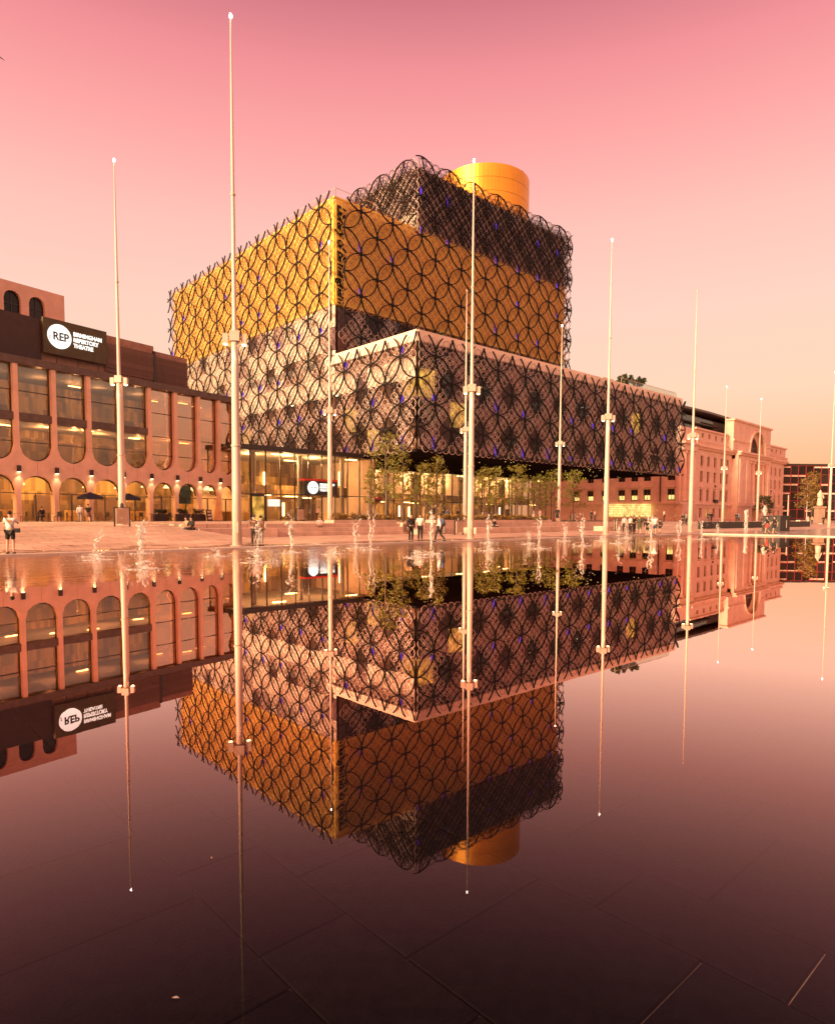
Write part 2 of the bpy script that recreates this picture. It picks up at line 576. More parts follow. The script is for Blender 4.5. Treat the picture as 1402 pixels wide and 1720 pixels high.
    def build(s, name, mat, parent=None, smooth=False, loc=None):
        o = bpy.data.objects.new(name, s.mesh(name, mat, smooth))
        COL.objects.link(o)
        if parent:
            o.parent = parent
        if loc:
            o.location = loc
        return o
def place(name, me, parent=None, loc=(0, 0, 0), rot=(0, 0, 0), scale=None):
    o = bpy.data.objects.new(name, me)
    COL.objects.link(o)
    o.parent = parent
    o.location = loc
    o.rotation_euler = rot
    if scale:
        o.scale = scale
    return o
def empty(name, loc, rz=0):
    o = bpy.data.objects.new(name, None)
    COL.objects.link(o)
    o.location = loc
    o.rotation_euler = (0, 0, rz)
    o.empty_display_size = .3
    return o
def tag(o, label=None, cat=None, group=None, kind=None):
    if label:
        o['label'] = label
    if cat:
        o['category'] = cat
    if group:
        o['group'] = group
    if kind:
        o['kind'] = kind
    return o
def copy_tree(o, parent=None):
    c = o.copy()
    COL.objects.link(c)
    c.parent = parent
    for ch in list(o.children):
        copy_tree(ch, c)
    return c
def text_mesh(body, size, mat, depth=0.02, shear=0.0, align='LEFT', bold=0.0, space=1.0, lsp=1.0):
    cu = bpy.data.curves.new('lettering', 'FONT')
    cu.body = body
    cu.size = size
    cu.extrude = depth
    cu.shear = shear
    cu.align_x = align
    cu.offset = bold
    cu.space_character = space
    cu.space_line = lsp
    o = bpy.data.objects.new('tmp', cu)
    COL.objects.link(o)
    bpy.context.view_layer.update()
    me = bpy.data.meshes.new_from_object(o.evaluated_get(bpy.context.evaluated_depsgraph_get()))
    bpy.data.objects.remove(o)
    me.materials.clear()
    me.materials.append(M[mat])
    return me
def wall_holes(mb, x0, x1, z0, z1, holes, y0, y1):
    xs = sorted({x0, x1, *[h[0] for h in holes], *[h[1] for h in holes]})
    zs = sorted({z0, z1, *[h[2] for h in holes], *[h[3] for h in holes]})
    for i in range(len(xs) - 1):
        run = None
        for j in range(len(zs) - 1):
            cx, cz = (xs[i] + xs[i + 1]) / 2, (zs[j] + zs[j + 1]) / 2
            solid = not any(h[0] < cx < h[1] and h[2] < cz < h[3] for h in holes)
            if solid:
                run = run if run is not None else zs[j]
                if j == len(zs) - 2:
                    mb.box(xs[i], xs[i + 1], y0, y1, run, zs[j + 1])
            elif run is not None:
                mb.box(xs[i], xs[i + 1], y0, y1, run, zs[j])
                run = None
    return mb

# the library's own axes are the square's axes: u along the water's edge, v away from it
LYAW = 0.739
LO = Vector((-0.154, 81.94, 0))
LU = Vector((math.cos(LYAW), math.sin(LYAW), 0))
LV = Vector((-math.sin(LYAW), math.cos(LYAW), 0))
def W(u, v, z=0.0):
    return LO + LU * u + LV * v + Vector((0, 0, z))
def uv_of(p):
    d = Vector((p[0], p[1], 0)) - LO
    return d.dot(LU), d.dot(LV)
TZ = 1.0         # height of the terrace above the water
PZ = 0.05        # height of the lower plaza
# ray through a point of the 1402 x 1720 survey picture, used to set out positions on the ground
def at_ground(px, py, z=0.0):
    a, b = px - 701, 936.17 - py
    r, p = -0.00446, 0.0620243
    x = (a * math.cos(r) + b * math.sin(r)) / 1103.73
    y = (-a * math.sin(r) + b * math.cos(r)) / 1103.73
    d = Vector((x, math.cos(p) + y * math.sin(p), -math.sin(p) + y * math.cos(p)))
    return Vector((0, 0, CAMH)) + d * ((z - CAMH) / d.z)
def on_line(px, v):
    """ground point on the row at distance v from the library front, seen at column px"""
    t = (px - 701) / 1103.73
    # (LO + LU*u + LV*v) with x = t*y
    bx, by = LO.x + LV.x * v, LO.y + LV.y * v
    u = (t * by - bx) / (LU.x - t * LU.y)
    return W(u, v)

# ------------------------------------------------------------------ ground, pool, plaza, terrace
def setting(o):
    o.location = LO
    o.rotation_euler = (0, 0, LYAW)
    o['kind'] = 'structure'
    return o
mb = MB()
n = 48
ring = [(math.cos(2 * PI * k / n) * 4000, math.sin(2 * PI * k / n) * 4000, -0.35) for k in range(n)]
mb.add(ring, [tuple(range(n))])
tag(mb.build('ground', 'ground'), kind='structure')

PU0, PU1, PV0, PV1 = -125.0, 9.5, -125.0, -31.6
mb = MB()
UA, UB, VA, VB = -61.0, -40.0, -62.0, -45.0        # patch of the floor laid slab by slab
for a, b, c, d in ((PU0, UA, PV0, PV1), (UB, PU1, PV0, PV1), (UA, UB, PV0, VA), (UA, UB, VB, PV1)):
    mb.box(a, b, c, d, -0.3, -0.03)
setting(mb.build('pool_floor', 'slab'))
bed = setting(MB().box(UA, UB, VA, VB, -0.3, -0.045).build('pool_bed', 'grout'))
us = [-53.93]
k = 0
while us[-1] < UB:
    us.append(us[-1] + (0.40 if k % 2 == 0 else 0.80))
    k += 1
k = 0
while us[0] > UA:
    us.insert(0, us[0] - (0.80 if k % 2 == 0 else 0.40))
    k += 1
rest = MB()
GAP = 0.008
slabs = {}
for i in range(len(us) - 1):
    u0, u1 = max(us[i], UA), min(us[i + 1], UB)
    if u1 - u0 < .05:
        continue
    v = -57.81 - 0.74 * 6 + (0, .37, .08, .52)[i % 4]
    while v < VB:
        v0, v1 = max(v, VA), min(v + .74, VB)
        v += .74
        if v1 - v0 < .05:
            continue
        p = W((u0 + u1) / 2, (v0 + v1) / 2)
        if 1.2 < p.y < 9.5 and abs(p.x) < .66 * p.y + .6:
            key = (round(u1 - u0, 3), round(v1 - v0, 3))
            if key not in slabs:
                a, b = key[0] / 2 - GAP / 2, key[1] / 2 - GAP / 2
                m = MB()
                m.add([(-a, -b, -.05), (a, -b, -.05), (a, b, -.05), (-a, b, -.05), (-a, -b, -.004), (a, -b, -.004), (a, b, -.004), (-a, b, -.004),
                       (-a + .004, -b + .004, 0), (a - .004, -b + .004, 0), (a - .004, b - .004, 0), (-a + .004, b - .004, 0)],
                      [(0, 1, 5, 4), (1, 2, 6, 5), (2, 3, 7, 6), (3, 0, 4, 7), (4, 5, 9, 8), (5, 6, 10, 9), (6, 7, 11, 10), (7, 4, 8, 11), (8, 9, 10, 11)])
                slabs[key] = m.mesh('paving_slab', 'slab')
            place('paving_slab', slabs[key], bed, ((u0 + u1) / 2, (v0 + v1) / 2, -.03 + random.uniform(-.0015, .0015)))
        else:
            rest.box(u0 + GAP / 2, u1 - GAP / 2, v0 + GAP / 2, v1 - GAP / 2, -.06, -.03)
o = rest.build('paving_slabs', 'slab', bed)
o['kind'] = 'stuff'
mb = MB()
mb.add([(PU0, PV0, 0), (PU1, PV0, 0), (PU1, PV1, 0), (PU0, PV1, 0)], [(0, 1, 2, 3)])
setting(mb.build('water', 'water'))

# coping stones round the pool
plz = MB()
def quad(mb, u0, u1, v0, v1, z00, z01=None):
    """level or sloping solid: z00 at v0, z01 at v1"""
    z01 = z00 if z01 is None else z01
    mb.add([(u0, v0, -.34), (u1, v0, -.34), (u1, v1, -.34), (u0, v1, -.34), (u0, v0, z00), (u1, v0, z00), (u1, v1, z01), (u0, v1, z01)],
           [(4, 5, 6, 7), (0, 1, 5, 4), (1, 2, 6, 5), (2, 3, 7, 6), (3, 0, 4, 7)])
VE = PV1 + .5
quad(plz, PU0, -36, VE, -29, PZ)
quad(plz, PU0, -36, -29, -10, PZ, TZ)
quad(plz, -36, 20, VE, -15.5, PZ)
quad(plz, 20, 260, VE, -22, PZ)
quad(plz, 20, 260, -22, -9, PZ, TZ - .1)
quad(plz, PU1 + .5, 260, PV0, VE, PZ)
quad(plz, -300, PU0, PV0, 250, PZ)
plaza = setting(plz.build('plaza', 'paving'))
ter = MB()
ter.box(PU0, -36, -10, 250, -.34, TZ)
ter.box(-36, 20, -15.5, 250, -.34, TZ)
ter.box(20, 260, -9, 250, -.34, TZ - .1)
setting(ter.build('terrace', 'paving'))
cm = MB().box(-1.24, 1.24, -.25, .25, -.3, PZ + .03).mesh('coping_stone', 'coping')
for i in range(38):
    u = PU1 - 1.25 - 2.5 * i
    place('coping_stone', cm, plaza, (u, PV1 + .25, random.uniform(-.002, .002)))
for i in range(22):
    place('coping_stone', cm, plaza, (PU1 + .25, PV1 + .5 - 1.25 - 2.5 * i, random.uniform(-.002, .002)), (0, 0, PI / 2))

dg = MB().box(-.99, .99, -.09, .09, -.1, PZ + .004).mesh('drain_grate', 'dark_metal')
for i in range(60):
    place('drain_grate', dg, plaza, (PU1 + 5 - 2.0 * i, -29.6, random.uniform(0, .002)))

# granite blocks: steps, retaining wall and benches along the terrace edge
def lib_thing(name, u, v, z, label, cat, group=None, rz=0):
    e = empty(name, W(u, v, z), LYAW + rz)
    tag(e, label, cat, group)
    return e
def blocks(root, u0, u1, v0, v1, z0, z1, step, mat='granite'):
    k = max(1, round((u1 - u0) / step))
    w = (u1 - u0) / k
    me = MB()
    b = .012
    me.add([(-w / 2 + .004, v0, z0), (w / 2 - .004, v0, z0), (w / 2 - .004, v1, z0), (-w / 2 + .004, v1, z0),
            (-w / 2 + .004, v0, z1 - b), (w / 2 - .004, v0, z1 - b), (w / 2 - .004, v1, z1), (-w / 2 + .004, v1, z1),
            (-w / 2 + .004, v0 + b, z1), (w / 2 - .004, v0 + b, z1)],
           [(0, 1, 5, 4), (4, 5, 9, 8), (8, 9, 6, 7), (1, 2, 6, 9, 5), (3, 0, 4, 8, 7), (2, 3, 7, 6)])
    ms = me.mesh('granite_block', mat)
    for i in range(k):
        place('granite_block', ms, root, (u0 + w * (i + .5), random.uniform(-.004, .004), 0))
e = lib_thing('stone_steps', -24, -15.5, PZ, 'low granite steps climbing from the water strip to the theatre entrance', 'steps')
for i in range(3):
    blocks(e, -6.0 + 0.0, 7.5, -1.5 + .5 * i, -1.0 + .5 * i + .02, 0, .315 * (i + 1), 1.5)
e = lib_thing('stone_bench', -33, -15.5, PZ, 'long pale granite bench with a rough front beside the tall mast', 'bench')
blocks(e, -3.0, 3.0, -2.3, -.02, 0, .66, 1.5)
e = lib_thing('retaining_wall', 2, -15.5, PZ, 'long granite retaining wall below the row of young trees', 'wall')
blocks(e, -18.5, 18, -.9, -.02, 0, .98, 1.6)
e = lib_thing('stone_bench', -4, -17.6, PZ, 'wide low granite bench block in front of the tree planter', 'bench')
blocks(e, -6.5, 6.5, -2.1, 0, 0, .55, 1.6)
e = lib_thing('stone_bench', -14.5, -17.4, PZ, 'short granite bench block left of the wide low one, below the hedge', 'bench')
blocks(e, -2.2, 2.2, -1.2, 0, 0, .5, 1.5)
e = lib_thing('stone_bench', 14, -18.6, PZ, 'granite bench block near the crowd at the corner of the pool', 'bench')
blocks(e, -3.5, 3.5, -1.4, 0, 0, .55, 1.75)

# ------------------------------------------------------------------ light masts
def mast(label):
    r = empty('light_mast', (0, 0, 0))
    tag(r, label, 'mast', 'tall white light masts of the square')
    MB().lathe([(.42, 0), (.42, .03), (.28, .05)], 16).build('base_plate', 'fixture', r, True)
    zs = [0.03, 3, 6, 9, 10.3]
    MB().lathe([(.27 - .0075 * z, z) for z in zs] + [(.19, 10.4)], 16).build('lower_shaft', 'mast', r, True)
    MB().lathe([(.14, 10.4), (.135, 11), (.105, 16), (.075, 21), (.04, 26.1)], 12).build('upper_shaft', 'mast', r, True)
    MB().box(-.27, .27, -.27, .27, 10.42, 10.92).build('collar', 'fixture', r)
    for z, q in ((5.1, .25), (17.6, .115)):
        MB().lathe([(q, z), (q + .025, z + .02), (q + .025, z + .10), (q, z + .12)], 14).build('joint_ring', 'fixture', r, True)
    MB().box(-.09, .09, -.285, -.2, .7, 1.25).build('access_hatch', 'fixture', r)
    for s in (-1, 1):
        h = MB().box(.36 * s - (.0 if s > 0 else .30), .36 * s + (.30 if s > 0 else 0), -.16, .16, 10.28, 10.78).build('lamp_head', 'fixture', r)
        MB().box(min(.27 * s, .36 * s), max(.27 * s, .36 * s), -.06, .06, 10.5, 10.6).build('bracket', 'fixture', r)
        MB().lathe([(.11, 0), (.12, .04)], 10, (.51 * s, 0, 10.235)).build('lens', 'lamp_warm', h)
    MB().lathe([(.02, 26.05), (.06, 26.12), (.09, 26.22), (.05, 26.32), (.02, 26.35)], 10).build('top_lamp', 'lamp_white', r, True)
    # light of the collar lamp, washing down the lower shaft
    l = bpy.data.lights.new('collar_lamp', 'SPOT')
    l.energy = 90
    l.color = (1, .8, .5)
    l.spot_size = RAD(50)
    l.shadow_soft_size = .08
    lo = bpy.data.objects.new('collar_lamp', l)
    COL.objects.link(lo)
    lo.parent = r
    lo.location = (-.1, -.4, 10.38)
    lo.rotation_euler = (RAD(-3), 0, 0)
    return r
MASTS = [(-38.93, -11.51, TZ - .07, 'light mast standing in front of the arcade beside a litter bin'),
         (-39.09, -29.28, PZ, 'light mast at the water edge next to the end of the long granite bench'),
         (-20.13, -10.33, TZ, 'light mast in front of the theatre entrance with the round white sign'),
         (-20.58, -28.43, PZ, 'light mast at the water edge just right of the three people with bags'),
         (-1.9, -10.1, TZ, 'light mast without a lit top, behind the hedge, before the cantilever'),
         (16.58, -9.42, TZ, 'light mast among the young trees under the lattice cantilever'),
         (-2.03, -27.9, PZ, 'light mast at the water edge left of the crowd at the pool corner'),
         (16.43, -27.08, PZ, 'light mast with dark top near the pool corner before the stone offices'),
         (72.19, -7.11, TZ - .1, 'light mast before the middle windows of the stone office building'),
         (90.24, -6.63, TZ - .1, 'light mast before the columned centre of the stone office building'),
         (72.59, -24.88, PZ, 'light mast standing before the black glass block with red frames')]
m0 = None
for i, (u, v, z, lab) in enumerate(MASTS):
    if m0 is None:
        m0 = o = mast(lab)
    else:
        o = copy_tree(m0)
        o['label'] = lab
    o.location = W(u, v, z - .02)
    o.scale = (.9, .9, (26.35 - z) / 26.35)
    o.rotation_euler = (0, 0, random.uniform(-.15, .15) + .1)
    if i in (4, 7):
        for c in list(o.children):
            if c.name.startswith('top_lamp'):
                c.data = c.data.copy()
                c.data.materials.clear()
                c.data.materials.append(M['fixture'])

# ------------------------------------------------------------------ the library
LIB = empty('library_building', LO, LYAW)
tag(LIB, 'stacked gold and glass library wrapped in a lattice of interlocking rings', 'library')
D = 5.9
ZB, ZP, ZG, ZT = 9.63, 24.35, 46.1, 56.4
U1, UG, UT = 67.7, 54.5, 15.5
VG, V1, VT = 17.3, 73.4, 60.0
# cores behind the panes
MB().box(6, U1 - 1, 6, V1, ZB + .35, ZP - .4).build('core_wall', 'interior', LIB)
MB().box(1.0, UG - .6, VG + 1.0, V1, ZP, 31.6).build('terrace_storey', 'wall_mauve', LIB)
MB().box(.35, UG - .35, VG + .35, V1 - .1, 31.6, ZG - .3).build('gold_storey', 'gold', LIB)
MB().box(UT + .35, UG - .35, VG + .35, VT, ZG - .3, ZT - .6).build('top_storey', 'wall_mauve', LIB)
# floors and soffit of the cantilever
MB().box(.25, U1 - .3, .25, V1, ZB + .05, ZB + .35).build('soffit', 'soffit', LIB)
MB().box(.3, U1 - .3, .3, V1, 16.2, 16.7).build('floor_slab', 'slab_int', LIB)
MB().box(-.15, U1, -.15, V1, ZP - 1.2, ZP - .35).build('roof_slab', 'roof_grey', LIB)
# parapet panels
pp = MB().box(-1.62, 1.62, -.16, .16, -1.35, 0).mesh('parapet_panel', 'parapet')
for i in range(21):
    place('parapet_panel', pp, LIB, (1.4 + 3.26 * i, -.36, ZP))
for i in range(6):
    place('parapet_panel', pp, LIB, (-.36, 1.18 + 3.26 * i - .0, ZP), (0, 0, PI / 2))
# window wall panes behind the rings, storey by storey
def pane_grid(axis, off, a0, a1, zrows, w, chooser):
    k = round((a1 - a0) / w)
    w = (a1 - a0) / k
    cache = {}
    for j in range(len(zrows) - 1):
        h = zrows[j + 1] - zrows[j]
        for i in range(k):
            mat = chooser(a0 + w * (i + .5), (zrows[j] + zrows[j + 1]) / 2)
            key = (mat, round(h, 3))
            if key not in cache:
                cache[key] = MB().box(-w / 2 + .05, w / 2 - .05, -.05, .05, .05, h - .05).mesh('window_pane', mat)
            a = a0 + w * (i + .5)
            if axis == 'u':
                place('window_pane', cache[key], LIB, (a, off, zrows[j]))
            else:
                place('window_pane', cache[key], LIB, (off, a, zrows[j]), (0, 0, PI / 2))
random.seed(5)
def ch_front(a, z):
    r = random.random()
    if z < 13:
        return 'lit_amber' if r < .01 else ('glass_dark' if r < .45 else ('wall_mauve' if r < .75 else 'wall_dark'))
    if z < 20:
        return 'lit_amber' if r < .015 else ('wall_mauve' if r < .5 else ('glass_dark' if r < .85 else 'wall_dark'))
    return 'wall_mauve' if r < .35 else 'wall_dark'
def ch_left(a, z):
    r = random.random()
    if z > 25:
        return 'wall_white' if r < .9 else 'wall_mauve'
    if z > 21.8:
        return ('wall_white' if r < .45 else 'wall_brown') if a > VG else 'wall_brown'
    if z > 18.5:
        return 'wall_white' if r < .8 else 'wall_mauve'
    if z > 13:
        return 'lit_amber' if r < .10 else ('glass_dark' if r < .55 else ('wall_dark' if r < .8 else 'wall_brown'))
    return 'lit_amber' if r < .06 else ('wall_dark' if r < .5 else ('wall_brown' if r < .7 else 'glass_dark'))
pane_grid('u', .1, .3, U1 - .3, [ZB + .35, 13.2, 16.5, 20.0, ZP - 1.3], 2.8, ch_front)
pane_grid('v', .1, .3, VG, [ZB + .35, 13.2, 16.5, 18.7, 21.4, ZP - 1.3], 2.43, ch_left)
pane_grid('v', .1, VG, V1 - .3, [ZB + .35, 13.2, 16.5, 18.7, 21.8, 25.2, 28.4, 31.5], 2.8, ch_left)
pane_grid('u', VG + .6, .8, UG - .6, [ZP + .1, 27.9, 31.5], 3.0, lambda a, z: random.choice(['wall_mauve', 'wall_mauve', 'wall_dark', 'glass_dark', 'wall_brown']))
pane_grid('u', VG + .2, UT, UG, [ZG, 49.2, 52.4, ZT - .6], 3.25, lambda a, z: 'wall_mauve' if z < 50 and random.random() < .8 else 'wall_dark')
pane_grid('v', UT + .2, VG, VT, [ZG, 49.2, 52.4, ZT - .6], 3.3, lambda a, z: 'wall_white' if z < 49.3 and a < VG + 9 else random.choice(['wall_brown', 'wall_dark', 'wall_mauve']))
# gold panels
def gold_panels(axis, off, a0, a1, w):
    k = round((a1 - a0) / w)
    w = (a1 - a0) / k
    for j, (z0, z1) in enumerate(((31.55, 36.4), (36.4, 41.25), (41.25, ZG))):
        me = MB().box(-w / 2 + .015, w / 2 - .015, -.06, .06, .015, z1 - z0 - .015).mesh('gold_panel', 'gold')
        for i in range(k):
            a = a0 + w * (i + .5)
            if axis == 'u':
                place('gold_panel', me, LIB, (a, off, z0))
            else:
                place('gold_panel', me, LIB, (off, a, z0), (0, 0, PI / 2))
gold_panels('u', VG + .1, .2, UG, 2.95)
gold_panels('v', .1, VG + .2, V1, 2.95)
MB().box(-.02, UG, VG - .02, VG + .3, ZG, ZG + .25).build('gold_coping', 'gold', LIB)
MB().box(-.02, .3, VG + .3, V1, ZG, ZG + .25).build('gold_coping', 'gold', LIB)
# soffit lamps
random.seed(3)
sl = MB().lathe([(.07, 0), (.07, .05)], 8).mesh('soffit_lamp', 'lit_yellow')
for i in range(48):
    place('soffit_lamp', sl, LIB, (random.uniform(1, U1 - 2), random.uniform(.8, 22), ZB - .01))
# interior ceiling lamps seen as small strips
cl = MB().box(-.4, .4, -.08, .08, 0, .05).mesh('ceiling_lamp', 'lamp_warm')
for i in range(20):
    place('ceiling_lamp', cl, LIB, (2 + 3.2 * i + random.uniform(-.8, .8), random.uniform(1.5, 3.5), random.choice([19.6, 19.6, 15.6])))
for i in range(12):
    place('ceiling_lamp', cl, LIB, (random.uniform(1.5, 3.5), 2 + 4 * i + random.uniform(-.8, .8), random.choice([19.6, 15.6])), (0, 0, PI / 2))

# the ring lattice -------------------------------------------------------
NR = 40
def ring_geo(mb, c, r, clip, w, d, nseg, plane):
    """band ring round c=(a,z) in the plane; clip=(a0,a1,z0,z1) keeps only what lies inside"""
    segs = []
    full = clip is None
    pts = []
    for k in range(nseg + 1):
        t = 2 * PI * k / nseg
        pts.append((c[0] + r * math.sin(t), c[1] + r * math.cos(t), t))
    runs = []
    cur = []
    for a, z, t in pts:
        if full or (clip[0] <= a <= clip[1] and clip[2] <= z <= clip[3]):
            cur.append(t)
        else:
            if len(cur) > 1:
                runs.append(cur)
            cur = []
    if len(cur) > 1:
        runs.append(cur)
    for run in runs:
        closed = full
        vs = []
        tt = run[:-1] if closed else run
        for t in tt:
            for rr, dd in ((r - w / 2, -d / 2), (r + w / 2, -d / 2), (r + w / 2, d / 2), (r - w / 2, d / 2)):
                a, z = c[0] + rr * math.sin(t), c[1] + rr * math.cos(t)
                vs.append(plane(a, dd, z))
        n = len(tt)
        fs = []
        for i in range(n if closed else n - 1):
            j = (i + 1) % n
            for q in range(4):
                fs.append((i * 4 + q, i * 4 + (q + 1) % 4, j * 4 + (q + 1) % 4, j * 4 + q))
        if not closed:
            fs += [(3, 2, 1, 0), (n * 4 - 4, n * 4 - 3, n * 4 - 2, n * 4 - 1)]
        mb.add(vs, fs)
    return len(runs)
RW, RD = .14, .17
ring_me = MB()
ring_geo(ring_me, (0, 0), D / 2, None, RW, RD, NR, lambda a, d, z: (a, d, z))
ring_me = ring_me.mesh('ring', 'black_ring')
hub_me = MB().lathe([(.16, -.16), (.36, -.05), (.36, .05), (.16, .16)], 8)
hub_me.v = [(x, z, y) for x, y, z in hub_me.v]
hub_me.f = [f[::-1] for f in hub_me.f]
hub_me = hub_me.mesh('ring_hub', 'black_ring')
def lattice(axis, off, a_node, clip, inside=None, small=True, small_mat='silver_ring', sw=.10, sclip=None, depth=.55, sdir=1):
    a0, a1, z0, z1 = clip
    zn = 15.5
    i0 = int((a0 - a_node) / (D / 2)) - 2
    i1 = int((a1 - a_node) / (D / 2)) + 2
    j0 = int((z0 - zn) / (D / 2)) - 2
    j1 = int((z1 - zn) / (D / 2)) + 2
    hubs = []
    for i in range(i0, i1 + 1):
        for j in range(j0, j1 + 1):
            if (i + j) % 2 == 0:
                # a node of the pattern: the plate where four rings meet
                c = (a_node + i * D / 2, zn + j * D / 2)
                if a0 + .3 < c[0] < a1 - .3 and z0 + .3 < c[1] < z1 - .3 and (inside is None or inside(*c)):
                    place('ring_hub', hub_me, LIB, (c[0], off, c[1]) if axis == 'u' else (off, c[0], c[1]), (0, 0, 0) if axis == 'u' else (0, 0, PI / 2))
                continue
            c = (a_node + i * D / 2, zn + j * D / 2)
            r = D / 2
            if c[0] + r < a0 + .5 or c[0] - r > a1 - .5 or c[1] + r < z0 + .5 or c[1] - r > z1 - .3:
                continue
            if inside and not inside(*c):
                continue
            f = c[0] - r > a0 - .05 and c[0] + r < a1 + .05 and c[1] - r > z0 - .05 and c[1] + r < z1 + .05
            if axis == 'u':
                loc, rot = (c[0], off, c[1]), (0, 0, 0)
            else:
                loc, rot = (off, c[0], c[1]), (0, 0, PI / 2)
            if f:
                place('ring', ring_me, LIB, loc, rot)
            else:
                m = MB()
                if ring_geo(m, (0, 0), r, (a0 - c[0], a1 - c[0], z0 - c[1], z1 - c[1]), RW, RD, NR, lambda a, d, z: (a, d, z)):
                    m.build('ring', 'black_ring', LIB, loc=loc).rotation_euler = rot
def small_lattice(axis, off, a_node, clip, mat, w=.10, keep=None, div=4):
    a0, a1, z0, z1 = clip
    S = D / div
    m = MB()
    zn = 15.5
    plane = (lambda a, d, z: (a, off + d, z)) if axis == 'u' else (lambda a, d, z: (off + d, a, z))
    for i in range(int((a0 - a_node) / (S / 2)) - 1, int((a1 - a_node) / (S / 2)) + 2):
        for j in range(int((z0 - zn) / (S / 2)) - 1, int((z1 - zn) / (S / 2)) + 2):
            if (i + j) % 2 == 0:
                continue
            c = (a_node + i * S / 2, zn + j * S / 2)
            if not (a0 < c[0] < a1 and z0 < c[1] < z1):
                continue
            if keep and not keep(*c):
                continue
            ring_geo(m, c, S / 2, None, w, .07, 14, plane)
    o = m.build('small_rings', mat, LIB)
    o['kind'] = 'stuff'
def cell(a_node):
    # diamonds round every other node carry the bright rings, the rest a fine dark mesh
    def f(a, z):
        x = (a - a_node) / D
        y = (z - 15.5) / D
        return abs(x - round(x)) + abs(y - round(y)) < .56
    return f
def two_tone(axis, off, a_node, clip, w=.065, mat='silver_ring', dw=.04):
    k = cell(a_node)
    small_lattice(axis, off, a_node, clip, mat, w, keep=k, div=5)
    small_lattice(axis, off, a_node, clip, 'dark_mesh', dw, keep=lambda a, z: not k(a, z), div=5)
# west face: one plane from the cantilever back along the whole block
lattice('v', -1.0, 2.0, (-1.0, 16.4, ZB, 24.0))
lattice('v', -1.0, 2.0, (16.5, V1 + 1, ZB, 46.9), inside=lambda a, z: a > 16.6)
two_tone('v', -.5, 2.0, (0, VG - .4, ZB + .3, 23.4))
two_tone('v', -.5, 2.0, (VG + .2, V1, ZB + .3, 31.4))
small_lattice('v', -.4, 2.0, (VG + .8, V1, 31.6, 45.8), 'gold_ring', .085)
# south face of the cantilever
lattice('u', -1.0, 2.2, (-1.0, U1 + .9, ZB, 24.0))
two_tone('u', -.5, 2.2, (0, U1, ZB + .3, 23.4))
# south face of the gold storey and of the top storey, one plane
lattice('u', VG - 1.0, 3.9, (.9, UG + 1.0, ZP + .4, 46.3), inside=lambda a, z: z < 44 or a < 14.5)
lattice('u', VG - 1.0, 3.9, (UT - 1.2, UG + 1.0, ZP + .4, 57.0), inside=lambda a, z: z > 44 and a > 14.5)
small_lattice('u', VG - .4, 3.9, (1.2, UG, 31.6, 45.8), 'gold_ring', .075)
two_tone('u', VG - .4, 3.9, (.8, UG, ZP + .6, 31.3))
small_lattice('u', VG - .55, 3.9, (UT, UG + .4, 46.2, 56.4), 'silver_ring', .07)
small_lattice('u', VG - .75, 4.2, (UT, UG + .4, 46.2, 56.4), 'black_ring', .06)
# west face of the top storey
lattice('v', UT - 1.0, 19.25, (VG - 1.0, VT, ZG, 57.0), inside=lambda a, z: z > 44.5)
small_lattice('v', UT - .5, 19.25, (VG - .6, VT, 46.2, 56.4), 'silver_ring', .07)
small_lattice('v', UT - .7, 19.55, (VG - .6, VT, 46.2, 56.4), 'black_ring', .06)
# east return of the lattice, just round the corner
lattice('v', UG + 1.0, 19.25, (VG - 1.0, VG + 5.2, ZP + .4, 57.0))
small_lattice('v', UG + .6, 19.25, (VG - .9, VG + 3, ZP + .4, 56.0), 'silver_ring', .09)
lattice('v', U1 + 1.0, 2.0, (-1.0, 5.0, ZB, 24.0))
# glowing shapes standing in for violet LED light cast on the inner rings
am = MB().add([(0, 0, -.55), (.28, 0, .15), (0, 0, .6), (-.28, 0, .15), (0, -.12, .1), (0, .12, .1)],
              [(0, 1, 4), (1, 2, 4), (2, 3, 4), (3, 0, 4), (1, 0, 5), (2, 1, 5), (3, 2, 5), (0, 3, 5)]).mesh('accent_glow', 'violet')
random.seed(9)
def accents(axis, off, a_node, a0, a1, zs, p):
    a = a_node
    while a < a1:
        for z in zs:
            if a > a0 and random.random() < p:
                zz = z + random.uniform(.7, 1.2)
                place('accent_glow', am, LIB, (a, off, zz) if axis == 'u' else (off, a, zz), (0, 0, 0 if axis == 'u' else PI / 2),
                      (random.uniform(.45, 1.0), 1, random.uniform(.8, 1.7)))
        a += D
accents('u', -.7, 2.2, 0, U1, (ZB + .2, 15.5), .85)
accents('v', -.7, 2.0, 0, V1, (ZB + .2, 15.5, 21.4), .6)
accents('v', -.7, 2.0, VG, V1, (27.3, 33.2, 39.1), .5)
accents('u', VG - .7, 3.9, 2, UG, (33.2, 39.1), .5)
accents('u', VG - .7, 3.9, UT, UG, (45.0, 50.9), .9)
accents('v', UT - .7, 19.25, VG, VT, (47.8,), .6)
